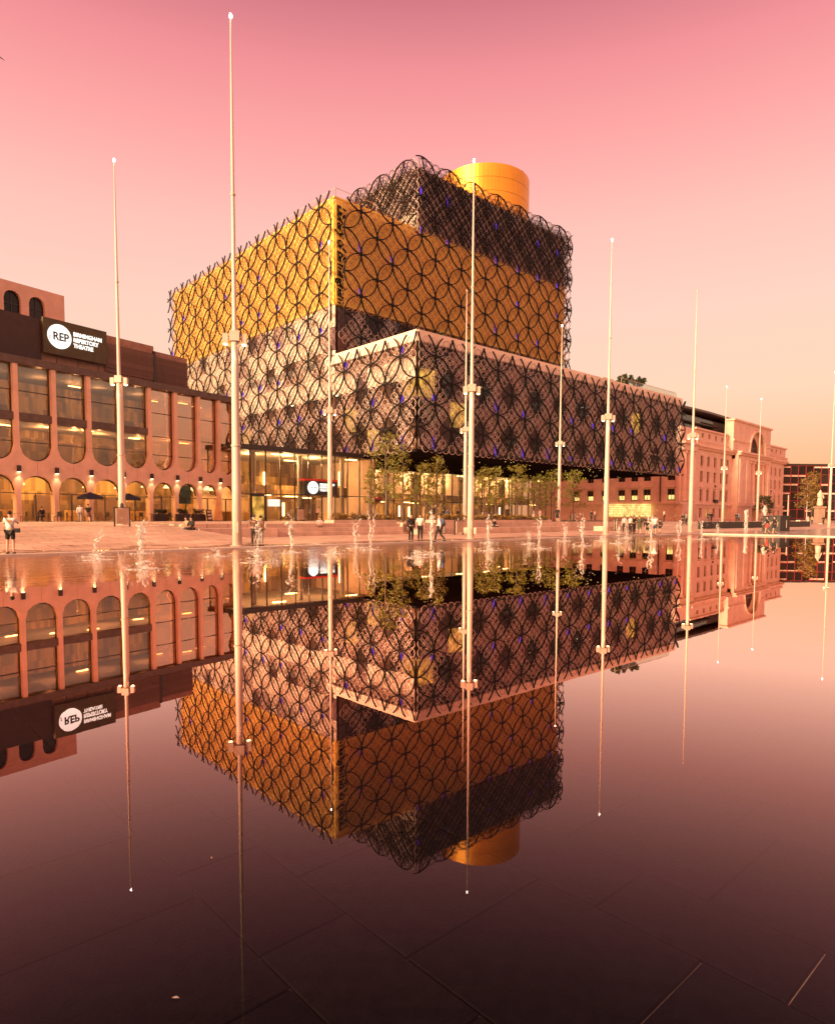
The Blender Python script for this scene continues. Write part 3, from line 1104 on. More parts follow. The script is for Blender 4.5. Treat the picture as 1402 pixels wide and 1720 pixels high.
# rotunda of gold plates
RU, RV, RR = 40.4, 25.8, 8.35
rot = MB().lathe([(RR - .2, ZT - 1), (RR - .2, 63.8), (RR - .6, 64.0)], 48, (RU, RV, 0)).build('rotunda', 'rot_gold', LIB, True)
for j in range(4):
    z0, z1 = 54.6 + j * 2.36, 54.6 + (j + 1) * 2.36
    m = MB()
    NA = 18
    ss = 4
    vs = []
    for q in range(ss + 1):
        t = (2 * PI / NA) * (q / ss) * .994
        for rr in (RR - .05, RR):
            for z in (z0 + .03, z1 - .03):
                vs.append((math.cos(t) * rr, math.sin(t) * rr, z))
    fs = []
    for q in range(ss):
        a, b = 4 * q, 4 * q + 4
        fs += [(a + 2, b + 2, b + 3, a + 3), (a + 3, b + 3, b + 1, a + 1), (a, b, b + 2, a + 2)]
    m.add(vs, fs)
    me = m.mesh('rotunda_plate', 'rot_gold')
    for k in range(NA):
        place('rotunda_plate', me, rot, (RU, RV, 0), (0, 0, 2 * PI * k / NA))
MB().tube([(RU + 3, RV - 6.5, 64), (RU + 3, RV - 6.5, 65)], .06, 6).ball((RU + 3, RV - 6.5, 65.2), .25).build('vent_pipe', 'dark_metal', rot)
# hand-written name running down the corner of the gold storey
lt = text_mesh('Library of Birmingham', 1.7, 'black_ring', .06, .3, 'LEFT', .012, .9)
place('lettering', lt, LIB, (.42, VG - .15, 45.3), Matrix(((0, 1, 0), (0, 0, -1), (-1, 0, 0))).to_euler(), (1.0, 1.25, 1))
# balustrades and roof rails
def rail(pts, h, name='handrail'):
    m = MB()
    for a, b in zip(pts[:-1], pts[1:]):
        a, b = Vector(a), Vector(b)
        m.bar(a + Vector((0, 0, h)), b + Vector((0, 0, h)), .06)
        k = max(1, int((b - a).length / 4))
        for i in range(k + 1):
            p = a.lerp(b, i / k)
            m.bar(p, p + Vector((0, 0, h)), .05)
    m.build(name, 'fixture', LIB)
rail([(8, VG + .6, ZG), (.6, VG + .6, ZG), (.6, 40, ZG)], 1.7)
gb = MB().box(-1.45, 1.45, -.02, .02, 0, 1.15).mesh('glass_balustrade', 'glass')
for i in range(6):
    place('glass_balustrade', gb, LIB, (51.5 + 3 * i, .6, ZP))
rail([(48, .6, ZP), (U1 - .4, .6, ZP)], 1.2)
MB().box(46, 49.5, 3, 6, ZP - .3, ZP + 1.5).build('roof_kiosk', 'parapet', LIB)
MB().box(55, 62, 3, 6, ZP - .3, ZP + 1.3).build('planter', 'rep_brick', LIB)

# ------------------------------------------------------------------ glazed foyer between theatre and library
FOY = empty('glass_foyer', W(0, 9.8, TZ), LYAW)
tag(FOY, 'ground floor glass entrance hall lit amber under the library overhang', 'foyer')
FZ = ZB - TZ            # clear height
FU0, FU1, FUM, FDY = -19.7, 62.0, 1.0, 14.2      # the hall steps back under the overhang
MB().box(FU0, -.9, -.15, 30, FZ - .25, FZ + .3).build('flat_roof', 'dark_metal', FOY)
def hall(x0, x1, y0):
    MB().box(x0, x1, y0 + .3, y0 + 14, .004, .05).build('hall_floor', 'floor_int', FOY)
    MB().box(x0, x1, y0 + 14, y0 + 14.3, 0, FZ - .3).build('back_wall', 'interior', FOY)
    MB().box(x0, x1, y0 + 6, y0 + 14, 3.35, 3.75).build('gallery_floor', 'slab_int', FOY)
    MB().box(x0, x1, y0 + 5.9, y0 + 5.98, 3.2, 4.6).build('gallery_front', 'interior', FOY)
    MB().box(x0, x1, y0 + .3, y0 + 14, FZ - .32, FZ - .26).build('hall_ceiling', 'slab_int', FOY)
    MB().box(x0, x1, y0 - .07, y0 + .07, 3.16, 3.28).build('transom', 'dark_metal', FOY)
    MB().box(x0, x1, y0 - .07, y0 + .07, 0.004, .055).build('sill', 'dark_metal', FOY)
hall(FU0, FUM, 0)
hall(FUM + .3, FU1, FDY)
MB().box(FUM, FUM + .28, .1, FDY + 14, 0, FZ - .27).build('return_wall', 'rep_wall', FOY)
k = int((FU1 - FU0) / 2.0)
mul_me = MB().box(-.05, .05, -.09, .09, 0, FZ).mesh('mullion', 'dark_metal')
p1 = MB().box(-.94, .94, -.015, .015, .06, 3.14).mesh('glass_pane', 'glass')
p2 = MB().box(-.94, .94, -.015, .015, 3.3, FZ - .3).mesh('glass_pane', 'glass')
def fy(u):
    return 0 if u < FUM else FDY
random.seed(21)
for i in range(k + 1):
    u = FU0 + .3 + 2.0 * i
    place('mullion', mul_me, FOY, (u, fy(u), 0))
    if i < k and not (u < FUM < u + 2):
        if not (-10.9 < u < -7.0):
            place('glass_pane', p1, FOY, (u + 1, fy(u), 0), (0, 0, random.uniform(-.004, .004)))
        place('glass_pane', p2, FOY, (u + 1, fy(u), 0), (0, 0, random.uniform(-.004, .004)))
cm2 = MB().lathe([(.3, 0), (.3, FZ - .3)], 12).mesh('column', 'slab_int')
for i in range(12):
    u = FU0 + 4 + 6.6 * i
    place('column', cm2, FOY, (u, 2.5 + fy(u), .05))
hl = MB().box(-.9, .9, -.12, .12, 0, .08).mesh('hall_lamp', 'lamp_ceiling')
hw = MB().box(-.12, .12, -.05, .05, 0, 1.9).mesh('wall_light', 'lamp_ceiling')
for i in range(29):
    u = FU0 + 2 + 2.75 * i + random.uniform(-.5, .5)
    place('hall_lamp', hl, FOY, (u, fy(u) + random.choice([2, 4.5, 9]), FZ - .45 if i % 2 == 0 else random.choice([3.1, FZ - .45])))
for i in range(17):
    u = FU0 + 2 + 4.5 * i + random.uniform(-1.2, 1.2)
    place('wall_light', hw, FOY, (u, fy(u) + random.choice([5.7, 13.8, 13.8]), random.choice([.6, 4.9])))
def room_light(root, loc, sx, sy, power, col=(1, .58, .2)):  # unseen point lights added to brighten the lit rooms
    for k in (-1, 0, 1):
        l = bpy.data.lights.new('room_fill_light', 'POINT')
        l.shadow_soft_size = 0.0
        l.energy = power / 3
        l.color = col
        o = bpy.data.objects.new('room_fill_light', l)
        COL.objects.link(o)
        o.parent = root
        o.location = (loc[0] + k * sx * .33, loc[1] + (k % 2) * .8, loc[2] - .35)
for u, p in ((-10.5, .75), (11, .5), (29, .5), (48, .5)):
    room_light(FOY, (u, fy(u) + 3.4, FZ - .8), 14, 4, 4200 * p, (1, .60, .25))
    room_light(FOY, (u, fy(u) + 9.5, 3.0), 14, 5, 2200 * p, (1, .60, .25))
# pale wall panels behind the upper glass
wp = MB().box(-.98, .98, -.04, .04, 0, 3.6).mesh('wall_panel', 'rep_wall')
for i in range(25):
    if i % 6 != 3:
        place('wall_panel', wp, FOY, (9 + 2.0 * i, FDY + 5.4 + .2 * (i % 3), 4.65))
cnt = MB().box(-1.2, 1.2, -.35, .35, 0, 1.05).mesh('counter', 'wood_sign')
for i, u in enumerate((-18.3, -14.5, -2, 5, 12, 20, 29, 38, 50)):
    place('counter', cnt, FOY, (u, fy(u) + 4 + (i % 3) * .6, .05))
cab = MB().box(-.7, .7, -.25, .25, 0, 2.2).mesh('shelf_unit', 'cloth_brown')
for i, u in enumerate((-16.5, -12.5, -5, 3, 9, 16, 24, 33, 44, 55)):
    place('shelf_unit', cab, FOY, (u, fy(u) + 6.5 + (i % 2), .05))
es = MB()
es.prism([(9.0, .05), (10.2, .05), (17, 3.3), (17, 3.9), (16, 3.9)], FDY + 3.4, FDY + 4.6)
es.build('escalator', 'red_paint', FOY)
# lit poster screens and doors
MB().box(-15.05, -13.4, .12, .18, 1.75, 2.6).build('poster_screen', 'sign_white', FOY)
for u in (-10.4, -8.9, -7.4):
    MB().box(u - .05, u + .05, -.1, .1, .05, 3.16).build('door_post', 'dark_metal', FOY)
for u in (-9.65, -8.15):
    d = MB().box(u - .66, u + .66, -.02, .02, .06, 2.6).build('door', 'glass', FOY)
    MB().bar((u + .45, -.08, .9), (u + .45, -.08, 1.5), .04).build('handle', 'fixture', d)
MB().box(-17.4, -15.6, -.12, .12, .05, 3.16).build('door_frame', 'dark_metal', FOY)
MB().box(-17.25, -15.75, -.16, -.125, .08, 2.9).build('door', 'lit_amber', FOY)
# entrance sign box
sg = empty('entrance_sign', W(-8.35, 9.8, TZ + 3.2), LYAW)
tag(sg, 'black box sign with white disc over the theatre doors', 'sign')
MB().box(-2.45, 2.45, -1.3, -.12, 0, 1.75).build('sign_box', 'dark_metal', sg)
MB().box(-2.45, 2.45, -1.3, -.12, 1.753, 2.0).build('red_fascia', 'red_paint', sg)
dm = MB()
dm.lathe([(.78, 0), (.78, .05)], 28)
place('white_disc', dm.mesh('white_disc', 'sign_white'), sg, (-1.25, -1.31, .92), (PI / 2, 0, 0))
place('lettering', text_mesh('THE REP', .3, 'dark_metal', .01, 0, 'CENTER', .006), sg, (-1.25, -1.375, .82), (PI / 2, 0, 0))
place('lettering', text_mesh('BIRMINGHAM\nREPERTORY\nTHEATRE', .38, 'sign_white', .012, 0, 'LEFT', .012, 1, .95), sg, (-.25, -1.32, 1.22), (PI / 2, 0, 0), (.95, 1, 1))

# ------------------------------------------------------------------ the theatre
RYAW = .98
REP = empty('theatre_building', (-22.69, 77.0, 0), RYAW)
tag(REP, 'theatre with a pink concrete arcade of arched windows and brown roof storey', 'theatre')
# pier centres along the front (x runs to the right, y goes back)
PX = [-38.4, -35.2, -32.0, -28.85, -25.7, -22.5, -19.2, -15.9, -12.55, -9.38, -6.25, -3.25, -.45, 2.0]
PIER = .20
def arc_curve(xc, hw, n=14):
    xs = [xc - hw + 2 * hw * i / n for i in range(n + 1)]
    return xs, [math.sqrt(max(0, hw * hw - (x - xc) ** 2)) for x in xs]
ZBASE, ZA, ZUB, ZBAND0, ZBAND1, ZC0, ZC1 = .9, 5.12, 6.42, 9.95, 10.65, 14.85, 15.5
for i, x in enumerate(PX):
    m = MB()
    m.box(x - PIER, x + PIER, 0, .75, ZBASE, ZC0)
    m.build('pier', 'rep_wall', REP)
    lamp = MB().box(x - .13, x + .13, -.28, -.01, 5.4, 5.95).build('wall_lamp', 'dark_metal', REP)
    MB().box(x - .1, x + .1, -.25, -.04, 5.38, 5.398).build('lens', 'lamp_warm', lamp)
    if i > 3:
        l = bpy.data.lights.new('wall_lamp_light', 'SPOT')
        l.energy = 55
        l.color = (1, .70, .34)
        l.spot_size = RAD(75)
        l.spot_blend = .6
        l.shadow_soft_size = .06
        lo = bpy.data.objects.new('wall_lamp_light', l)
        COL.objects.link(lo)
        lo.parent = REP
        lo.location = (x, -.30, 5.35)
        lo.rotation_euler = (RAD(6), 0, 0)
random.seed(2)
for i in range(len(PX) - 1):
    a, b = PX[i] + PIER, PX[i + 1] - PIER
    xc, hw = (a + b) / 2, (b - a) / 2
    xs, c = arc_curve(xc, hw)
    rise = min(hw, 1.3)
    low = [ZA - rise + q * rise / hw for q in c]
    up = [ZUB + rise - q * rise / hw for q in c]
    hn = len(xs) // 2
    xa, xb = xs[:hn + 1], xs[hn:]
    xa[-1] -= .012
    xb[0] += .012
    MB().strip(xa, low[:hn + 1], up[:hn + 1], .0, .74).build('spandrel', 'rep_wall', REP)
    MB().strip(xb, low[hn:], up[hn:], .0, .74).build('spandrel', 'rep_wall', REP)
    # arched window below
    arch = [(a + .02, ZBASE + .1), (b - .02, ZBASE + .1)] + [(x, z - .03) for x, z in zip(xs[::-1], low[::-1])]
    w = MB().prism(arch, .52, .55).build('arched_pane', 'glass', REP)
    f = MB()
    f.box(a, b, .46, .6, 3.5, 3.58).box(a, b, .46, .6, ZBASE + .02, ZBASE + .14).box(xc - .03, xc + .03, .46, .6, ZBASE + .14, 3.5)
    f.build('glazing_bar', 'dark_metal', w)
    f = MB()
    rim = [(x, z) for x, z in zip(xs, low)]
    for q in range(len(rim) - 1):
        f.bar((rim[q][0], .5, rim[q][1] - .05), (rim[q + 1][0], .5, rim[q + 1][1] - .05), .12, .1, (0, 1, 0))
    f.build('arch_frame', 'dark_metal', w)
    # window with a round foot above
    tall = i >= 9
    ztop = ZC0 if tall else ZBAND0
    uu = [(x, z + .03) for x, z in zip(xs, up)] + [(b - .02, ztop), (a + .02, ztop)]
    w = MB().prism(uu, .50, .53).build('round_foot_pane', 'glass_mirror' if tall else 'glass_coated', REP)
    f = MB()
    for zz in ((8.0, 9.95, 12.4) if tall else (8.1,)):
        f.box(a, b, .44, .58, zz - .035, zz + .035)
    rim = [(x, z) for x, z in zip(xs, up)]
    for q in range(len(rim) - 1):
        f.bar((rim[q][0], .48, rim[q][1] + .05), (rim[q + 1][0], .48, rim[q + 1][1] + .05), .12, .1, (0, 1, 0))
    f.box(a, a + .07, .42, .58, up[0], ztop).box(b - .07, b, .42, .58, up[-1], ztop)
    f.build('window_frame', 'dark_metal', w)
    if not tall:
        MB().box(a, b, .12, .74, ZBAND0, ZBAND1).build('bronze_band', 'bronze', REP)
        w = MB().box(a, b, .50, .53, ZBAND1, ZC0).build('upper_pane', 'glass_coated', REP)
        f = MB().box(a, b, .44, .58, 12.55, 12.63).box(a, a + .09, .42, .58, ZBAND1, ZC0).box(b - .09, b, .42, .58, ZBAND1, ZC0)
        f.build('window_frame', 'dark_metal', w)
XL, XR = PX[0] - .4, PX[-1] + .4
MB().box(XL, XR, -.12, .9, ZC0, ZC1).build('cornice', 'bronze', REP)
MB().box(XL, XR, .9, 16, ZC0 + .1, ZC1 - .05).build('roof_deck', 'roof_grey', REP)
for z in (6.05, 10.15):
    MB().box(XL, XR, .76, 8.5, z, z + .35).build('floor_slab', 'slab_int', REP)
MB().box(XL, XR, .76, 8.5, ZBASE - .5, ZBASE + .08).build('ground_floor', 'floor_int', REP)
MB().box(XL, XR, 8.5, 8.9, ZBASE, ZC0).build('back_wall', 'interior', REP)
MB().box(XR - .05, XR + .3, .2, 16, ZBASE, ZC1 - .1).build('end_wall', 'rep_wall', REP)
ps = MB().lathe([(.46, 0), (.16, .42), (.03, .45)], 14).mesh('lamp_shade', 'shade_glow')
cd = MB().tube([(0, 0, .45), (0, 0, 1.0)], .015, 5).mesh('lamp_cord', 'dark_metal')
for i in range(len(PX) - 1):
    for dx, yy in ((-.5, 2.2), (.6, 4.6)):
        o = place('lamp_shade', ps, REP, ((PX[i] + PX[i + 1]) / 2 + dx + random.uniform(-.3, .3), yy, 4.55 + random.uniform(-.2, .2)))
        place('lamp_cord', cd, o)
hl2 = MB().box(-.6, .6, -.1, .1, 0, .06).mesh('ceiling_lamp', 'lamp_ceiling')
for i in range(len(PX) - 1):
    place('ceiling_lamp', hl2, REP, ((PX[i] + PX[i + 1]) / 2, 3.5, 5.95))
    if random.random() < .8:
        place('ceiling_lamp', hl2, REP, ((PX[i] + PX[i + 1]) / 2, random.uniform(2, 6), 10.05))
    if random.random() < .5:
        place('ceiling_lamp', hl2, REP, ((PX[i] + PX[i + 1]) / 2, random.uniform(4, 7), 14.7))
br = MB().box(-1.1, 1.1, -.4, .4, 0, 1.1).mesh('bar_counter', 'wood_sign')
bk = MB().box(-1.2, 1.2, -.2, .2, 0, 2.6).mesh('back_shelf', 'cloth_brown')
for i in range(1, len(PX) - 1, 2):
    place('bar_counter', br, REP, (PX[i] + 1.4, 5.2, ZBASE + .08))
    place('back_shelf', bk, REP, (PX[i] - .4, 7.6, ZBASE + .08))
    place('back_shelf', bk, REP, (PX[i] + .9, 7.0, 6.4))
for i in range(4):
    room_light(REP, (-36 + 10.5 * i, 4.2, 5.9), 9, 5, 1300)
    room_light(REP, (-36 + 10.5 * i, 4.2, 10.0), 9, 5, 700, (1, .52, .2))
    room_light(REP, (-36 + 10.5 * i, 4.2, 14.6), 9, 5, 330, (1, .52, .22))
# posters in two of the arches
MB().box(-5.6, -4.0, .62, .66, 2.9, 4.9).build('teal_poster', 'teal', REP)
# roof storey: brown box, sign, louvres, brick tower
MB().box(XL, -19.2, 2.0, 14, ZC1 - .05, 19.75).build('roof_box', 'rep_brown', REP)
MB().box(-19.2, -7.2, 2.35, 14, ZC1 - .05, 19.85).build('roof_box', 'rep_brick', REP)
MB().box(-7.2, -2.3, 3.2, 14, ZC1 - .05, 19.6).build('roof_box', 'rep_brick', REP)
lv = MB().prism([(0, 0), (5.5, 0), (5.5, .17), (0, .17)], -.06, .05).mesh('louvre_slat', 'louvre')
for j in range(13):
    o = place('louvre_slat', lv, REP, (-12.85, 2.22, 16.2 + .22 * j), (RAD(14), 0, 0))
    o = place('louvre_slat', lv, REP, (-7.05, 3.1, 16.2 + .22 * j), (RAD(14), 0, 0), (.86, 1, 1))
MB().box(-7.35, -7.1, 2.1, 3.2, ZC1, 19.3).build('louvre_post', 'dark_metal', REP)
rr = MB()
rr.bar((XL, .5, 16.15), (-12.5, .5, 16.15), .05)
for i in range(14):
    rr.bar((XL + .2 + 2 * i, .5, ZC1), (XL + .2 + 2 * i, .5, 16.15), .05)
rr.build('roof_rail', 'dark_metal', REP)
tw = MB()
holes = [(-19.6, -18.0, 20.9, 22.75), (-17.25, -15.7, 20.9, 22.75), (-22.4, -20.6, 20.9, 22.75), (-25.2, -23.4, 20.9, 22.75)]
wall_holes(tw, -32, -13.7, ZC1, 22.75, holes, 8, 8.8)
for h in holes:
    xc, hw = (h[0] + h[1]) / 2, (h[1] - h[0]) / 2
    xs, c = arc_curve(xc, hw)
    tw.strip(xs, [22.75 + q for q in c], [24.4] * len(xs), 8, 8.8)
edges = sorted([-32, -13.7] + [x for h in holes for x in h[:2]])
for a, b in zip(edges[::2], edges[1::2]):
    tw.box(a, b, 8, 8.8, 22.75, 24.4)
tw.box(-32, -13.7, 12, 14, ZC1, 24.4).box(-14.4, -13.7, 8.8, 12, ZC1, 24.4).box(-32, -14.4, 8.8, 12, 24.1, 24.35)
tw = tw.build('fly_tower', 'rep_wall', REP)
for h in holes:
    xc, hw = (h[0] + h[1]) / 2, (h[1] - h[0]) / 2
    xs, c = arc_curve(xc, hw)
    w = MB().prism([(h[0], 20.9), (h[1], 20.9)] + [(x, 22.75 + q) for x, q in zip(xs[::-1], c[::-1])], 8.35, 8.4).build('arched_window', 'pane_dark', tw)
    MB().box(xc - .04, xc + .04, 8.28, 8.34, 20.9, 22.75 + hw).box(h[0], h[1], 8.28, 8.34, 22.3, 22.38).build('glazing_bar', 'dark_metal', w)
# the big sign
sg = empty('theatre_sign', Matrix.Translation((-22.69, 77, 0)) @ Matrix.Rotation(RYAW, 4, 'Z') @ Vector((-16.05, 1.78, 16.7)), RYAW)
tag(sg, 'olive board on the theatre roof with white disc and lettering', 'sign')
MB().box(-3.1, 3.1, -.12, .12, 0, 3.25).build('sign_board', 'sign_olive', sg)
dm = MB().lathe([(1.12, 0), (1.12, .05)], 40).mesh('white_disc', 'sign_white')
place('white_disc', dm, sg, (-1.62, -.125, 1.72), (PI / 2, 0, 0))
place('lettering', text_mesh('REP', 1.02, 'dark_metal', .012, 0, 'LEFT', .03, .98), sg, (-2.27, -.19, 1.36), (PI / 2, 0, 0), (.93, 1.02, 1))
place('lettering', text_mesh('THE', .24, 'red_paint', .012, 0, 'CENTER', .004), sg, (-2.46, -.19, 1.45), (PI / 2, -PI / 2, 0))
place('lettering', text_mesh('BIRMINGHAM\nREPERTORY\nTHEATRE', .54, 'sign_white', .015, 0, 'LEFT', .014, .98, 1.0), sg, (-.3, -.14, 2.08), (PI / 2, 0, 0), (.88, 1.0, 1))

# ------------------------------------------------------------------ stone office building on the right
BYAW = .78
BAS = empty('stone_office_building', (59.78, 150.0, 0), BYAW)
tag(BAS, 'grand pink stone office building with columns, great arch and glass roof storey', 'building')
BG = .5
WL = [11.2, 15.15, 19.25, 23.3, 27.2]
WR = [56.3, 60.5, 64.4, 68.5]
rows = [(5.6, 8.4), (10.2, 12.75), (14.0, 16.4)]
hw = .75
def bas_wall(x0, x1, cols, y):
    hs = [(c - hw, c + hw, z0, z1) for c in cols for z0, z1 in rows]
    hs += [(c - .6, c + .6, 20.6, 21.7) for c in cols]
    hs += [(c - hw, c + hw, 1.6, 3.9) for c in cols]
    wall_holes(MB(), x0, x1, BG, 22.3, hs, y, y + .8).build('wall', 'stone', BAS)
    for h in hs:
        w = MB().box(h[0], h[1], y + .42, y + .46, h[2], h[3])
        r = random.random()
        w = w.build('window', 'lit_amber' if (r < .12 and h[3] < 9) else 'pane_dark', BAS)
        xm, zm = (h[0] + h[1]) / 2, (h[2] + h[3]) / 2
        MB().box(xm - .05, xm + .05, y + .36, y + .42, h[2], h[3]).box(h[0], h[1], y + .36, y + .42, zm - .05, zm + .05).build('glazing_bar', 'window_frame', w)
        if h[3] < 18 and h[2] > 5:
            MB().box(h[0] - .2, h[1] + .2, y - .14, y + .1, h[2] - .22, h[2]).build('sill', 'stone', w)
    for c in cols:
        MB().box(c - hw - .35, c + hw + .35, y - .3, y, 8.75, 9.05).build('window_hood', 'stone', BAS)
random.seed(8)
bas_wall(6.5, 30, WL, 0)
bas_wall(55, 73, WR, 0)
# string courses, cornices, parapet
for x0, x1, y in ((6.5, 30, 0), (30, 55, -1.6), (55, 73, 0)):
    MB().box(x0 - .1, x1 + .1, y - .35, y + .05, 4.75, 5.25).build('string_course', 'stone', BAS)
    MB().box(x0 - .5, x1 + .5, y - 1.0, y + .05, 18.3, 18.75).box(x0 - .3, x1 + .3, y - .6, y + .05, 17.8, 18.3).build('cornice', 'stone', BAS)
    dm = MB().box(-.14, .14, -.22, .0, 0, .3).mesh('dentil', 'stone')
    q = x0 + .3
    while q < x1:
        place('dentil', dm, BAS, (q, y - .6, 17.95))
        q += .8
MB().box(30, 55, -1.6, -.8, 16.9, 18.9).build('entablature', 'stone', BAS)
for x0, x1 in ((6.5, 26), (52, 73)):
    m = MB().box(x0, x1, -.75, -.45, 19.55, 19.75)
    q = x0
    while q < x1:
        m.box(q, q + .25, -.72, -.48, 18.76, 19.55)
        q += .62
    m.build('balustrade', 'stone', BAS)
    MB().box(x0, x1 + .4, -.4, .05, 22.31, 22.7).build('attic_cornice', 'stone', BAS)
# rusticated base courses
bs = {}
for x0, x1, y in ((6.5, 30, -.12), (55, 73.1, -.12), (30, 38, -1.72), (51, 55, -1.72)):
    for j in range(5):
        z0 = BG + .85 * j
        k = round((x1 - x0) / 2.6)
        w = (x1 - x0) / k
        for i in range(k):
            xm = x0 + w * (i + .5)
            cut = [c for c in WL + WR if abs(c - xm) < w / 2 + hw and 1.5 < z0 + .5 < 4.0 and y > -1]
            if cut:
                continue
            key = round(w, 3)
            if key not in bs:
                bs[key] = MB().box(-w / 2 + .04, w / 2 - .04, 0, .2, .04, .81).mesh('base_block', 'stone_base')
            place('base_block', bs[key], BAS, (xm, y, z0))
# centre block with recessed columns and the great arch
m = MB()
wall_holes(m, 30, 55, BG, 16.9, [(38.2, 51.2, 5.4, 16.9), (41, 48, BG, 4.4)], -1.6, 1.2)
m.build('centre_wall', 'stone', BAS)
MB().box(38, 51.5, 1.0, 1.3, BG, 17).build('recess_wall', 'wall_brown', BAS)
cmesh = MB().lathe([(1.0, 0), (1.0, .35), (.78, .5), (.74, 5), (.64, 10.6), (.9, 10.9), (.95, 11.4)], 18).mesh('column', 'stone')
for x in (39.6, 42.6, 46.9, 49.9):
    place('column', cmesh, BAS, (x, -.85, 5.42))
for x in (31.6, 36.6, 53.2):
    MB().box(x - .8, x + .8, -1.85, -1.55, 5.4, 16.9).build('pilaster', 'stone', BAS)
xs, c = arc_curve(44.6, 6.3, 24)
m = MB().strip(xs, [19.2 + q * .98 for q in c], [26.3] * len(xs), -1.3, .6)
m.box(27, 38.3, -1.3, .6, 18.76, 26.3).box(50.9, 55, -1.3, .6, 18.76, 26.3)
m.build('attic_block', 'stone', BAS)
xs2, c2 = arc_curve(44.6, 6.3, 24)
m = MB()
pts = [(x, 19.2 + q * .98) for x, q in zip(xs2, c2)]
for q in range(len(pts) - 1):
    m.bar((pts[q][0], -1.35, pts[q][1] - .3), (pts[q + 1][0], -1.35, pts[q + 1][1] - .3), .5, .6, (0, 1, 0))
m.build('archivolt', 'stone', BAS)
xs3, c3 = arc_curve(44.6, 5.0, 20)
MB().prism([(x, 18.8 + q) for x, q in zip(xs3[::-1], c3[::-1])], .2, .3).build('arch_window', 'pane_dark', BAS)
xs4, c4 = arc_curve(44.6, 6.2, 20)
xs5 = [44.6 + (x - 44.6) * 5.0 / 6.2 for x in xs4]
m = MB()
for q in range(len(xs4) - 1):
    A = [(xs4[q], -.6, 19.2 + c4[q]), (xs4[q + 1], -.6, 19.2 + c4[q + 1]), (xs5[q + 1], .2, 18.8 + c4[q + 1] * 5 / 6.2), (xs5[q], .2, 18.8 + c4[q] * 5 / 6.2)]
    m.add(A, [(0, 3, 2, 1)])
m.build('arch_reveal', 'stone', BAS)
m = MB()
for i in range(-3, 4):
    m.box(44.6 + i * 1.4 - .06, 44.6 + i * 1.4 + .06, .12, .19, 18.8, 18.8 + math.sqrt(max(.1, 25 - (i * 1.4) ** 2)))
m.box(39.6, 49.6, .12, .19, 20.6, 20.75)
m.build('glazing_bar', 'window_frame', BAS)
MB().box(26.6, 55.4, -1.7, .7, 26.3, 26.75).build('block_cornice', 'stone', BAS)
MB().box(27.0, 38.0, -1.55, -1.3, 21.2, 21.7).build('block_moulding', 'stone', BAS)
MB().box(51.2, 55, -1.55, -1.3, 21.2, 21.7).build('block_moulding', 'stone', BAS)
# round clocks between the windows
for x in (19.25, 60.5):
    ck = place('medallion', MB().lathe([(.95, 0), (.95, .14), (.75, .2), (.72, .12)], 24).mesh('medallion', 'stone'), BAS, (x, 0, 9.1), (PI / 2, 0, 0))
    MB().lathe([(.66, .1), (.66, .13)], 20).build('dial', 'pane_dark', ck)
    MB().box(x - .9, x + .9, -.7, 0, 5.25, 6.1).build('balcony', 'dark_metal', BAS)
# left corner pavilion with engaged columns
MB().box(-1.0, 6.5, -.9, .75, BG, 4.75).build('corner_base', 'stone_base', BAS)
wall_holes(MB(), -1.0, 6.5, 4.75, 22.3, [], 0, .75).build('corner_wall', 'stone', BAS)
for x in (.6, 3.2, 5.7):
    place('column', cmesh, BAS, (x, -.3, 5.42), (0, 0, 0), (.8, .8, 1))
MB().box(-1.3, 6.3, -1.0, .75, 16.9, 18.3).build('entablature', 'stone', BAS)
MB().box(-1.9, 6.2, -1.6, .75, 18.3, 18.8).build('cornice', 'stone', BAS)
MB().box(-1.4, 6.8, -.5, .75, 4.76, 5.3).build('string_course', 'stone', BAS)
# west side
holes = [(v - .9, v + .9, z0, z1) for v in (2.2, 8.0, 11.2, 14.5, 19, 23, 27) for z0, z1 in ((5.6, 8.2), (10.2, 12.2), (14, 16))]
m = MB()
wall_holes(m, .76, 42, BG, 22.3, holes, 0, .7)
m.v = [(y - .3, x, z) for x, y, z in m.v]
m.f = [f[::-1] for f in m.f]
m.build('side_wall', 'stone', BAS)
random.seed(4)
for h in holes:
    w = MB().box(.05, .1, h[0], h[1], h[2], h[3]).build('window', 'pane_dark', BAS)
    vm, zm = (h[0] + h[1]) / 2, (h[2] + h[3]) / 2
    MB().box(.0, .049, vm - .05, vm + .05, h[2], h[3]).box(.0, .049, h[0], h[1], zm - .05, zm + .05).build('glazing_bar', 'window_frame', w)
    if h[2] < 6:
        MB().box(.02, .048, h[0] + .25, h[1] - .25, 5.8, 6.8).build('lit_blind', 'lit_yellow', w)
        MB().box(-.7, -.28, h[0] - .3, h[1] + .3, 8.6, 9.0).build('window_hood', 'stone', BAS)
MB().box(-.75, -.31, .8, 42, 4.8, 5.3).build('string_course', 'stone', BAS)
MB().box(-.5, -.31, 4.6, 4.8, 5.3, 17).build('drain_pipe', 'dark_metal', BAS)
# lit louvred screen along the side
sc_ = MB().box(-1.2, -1.05, 6.6, 17.5, 1.7, 4.75).build('lit_screen', 'lit_yellow', BAS)
for j in range(7):
    MB().box(-1.32, -1.22, 6.6, 17.5, 1.75 + .45 * j, 1.84 + .45 * j).build('screen_slat', 'wood_sign', sc_)
MB().box(-1.3, -.32, 6.3, 17.8, BG, 1.68).build('screen_base', 'stone_base', BAS)
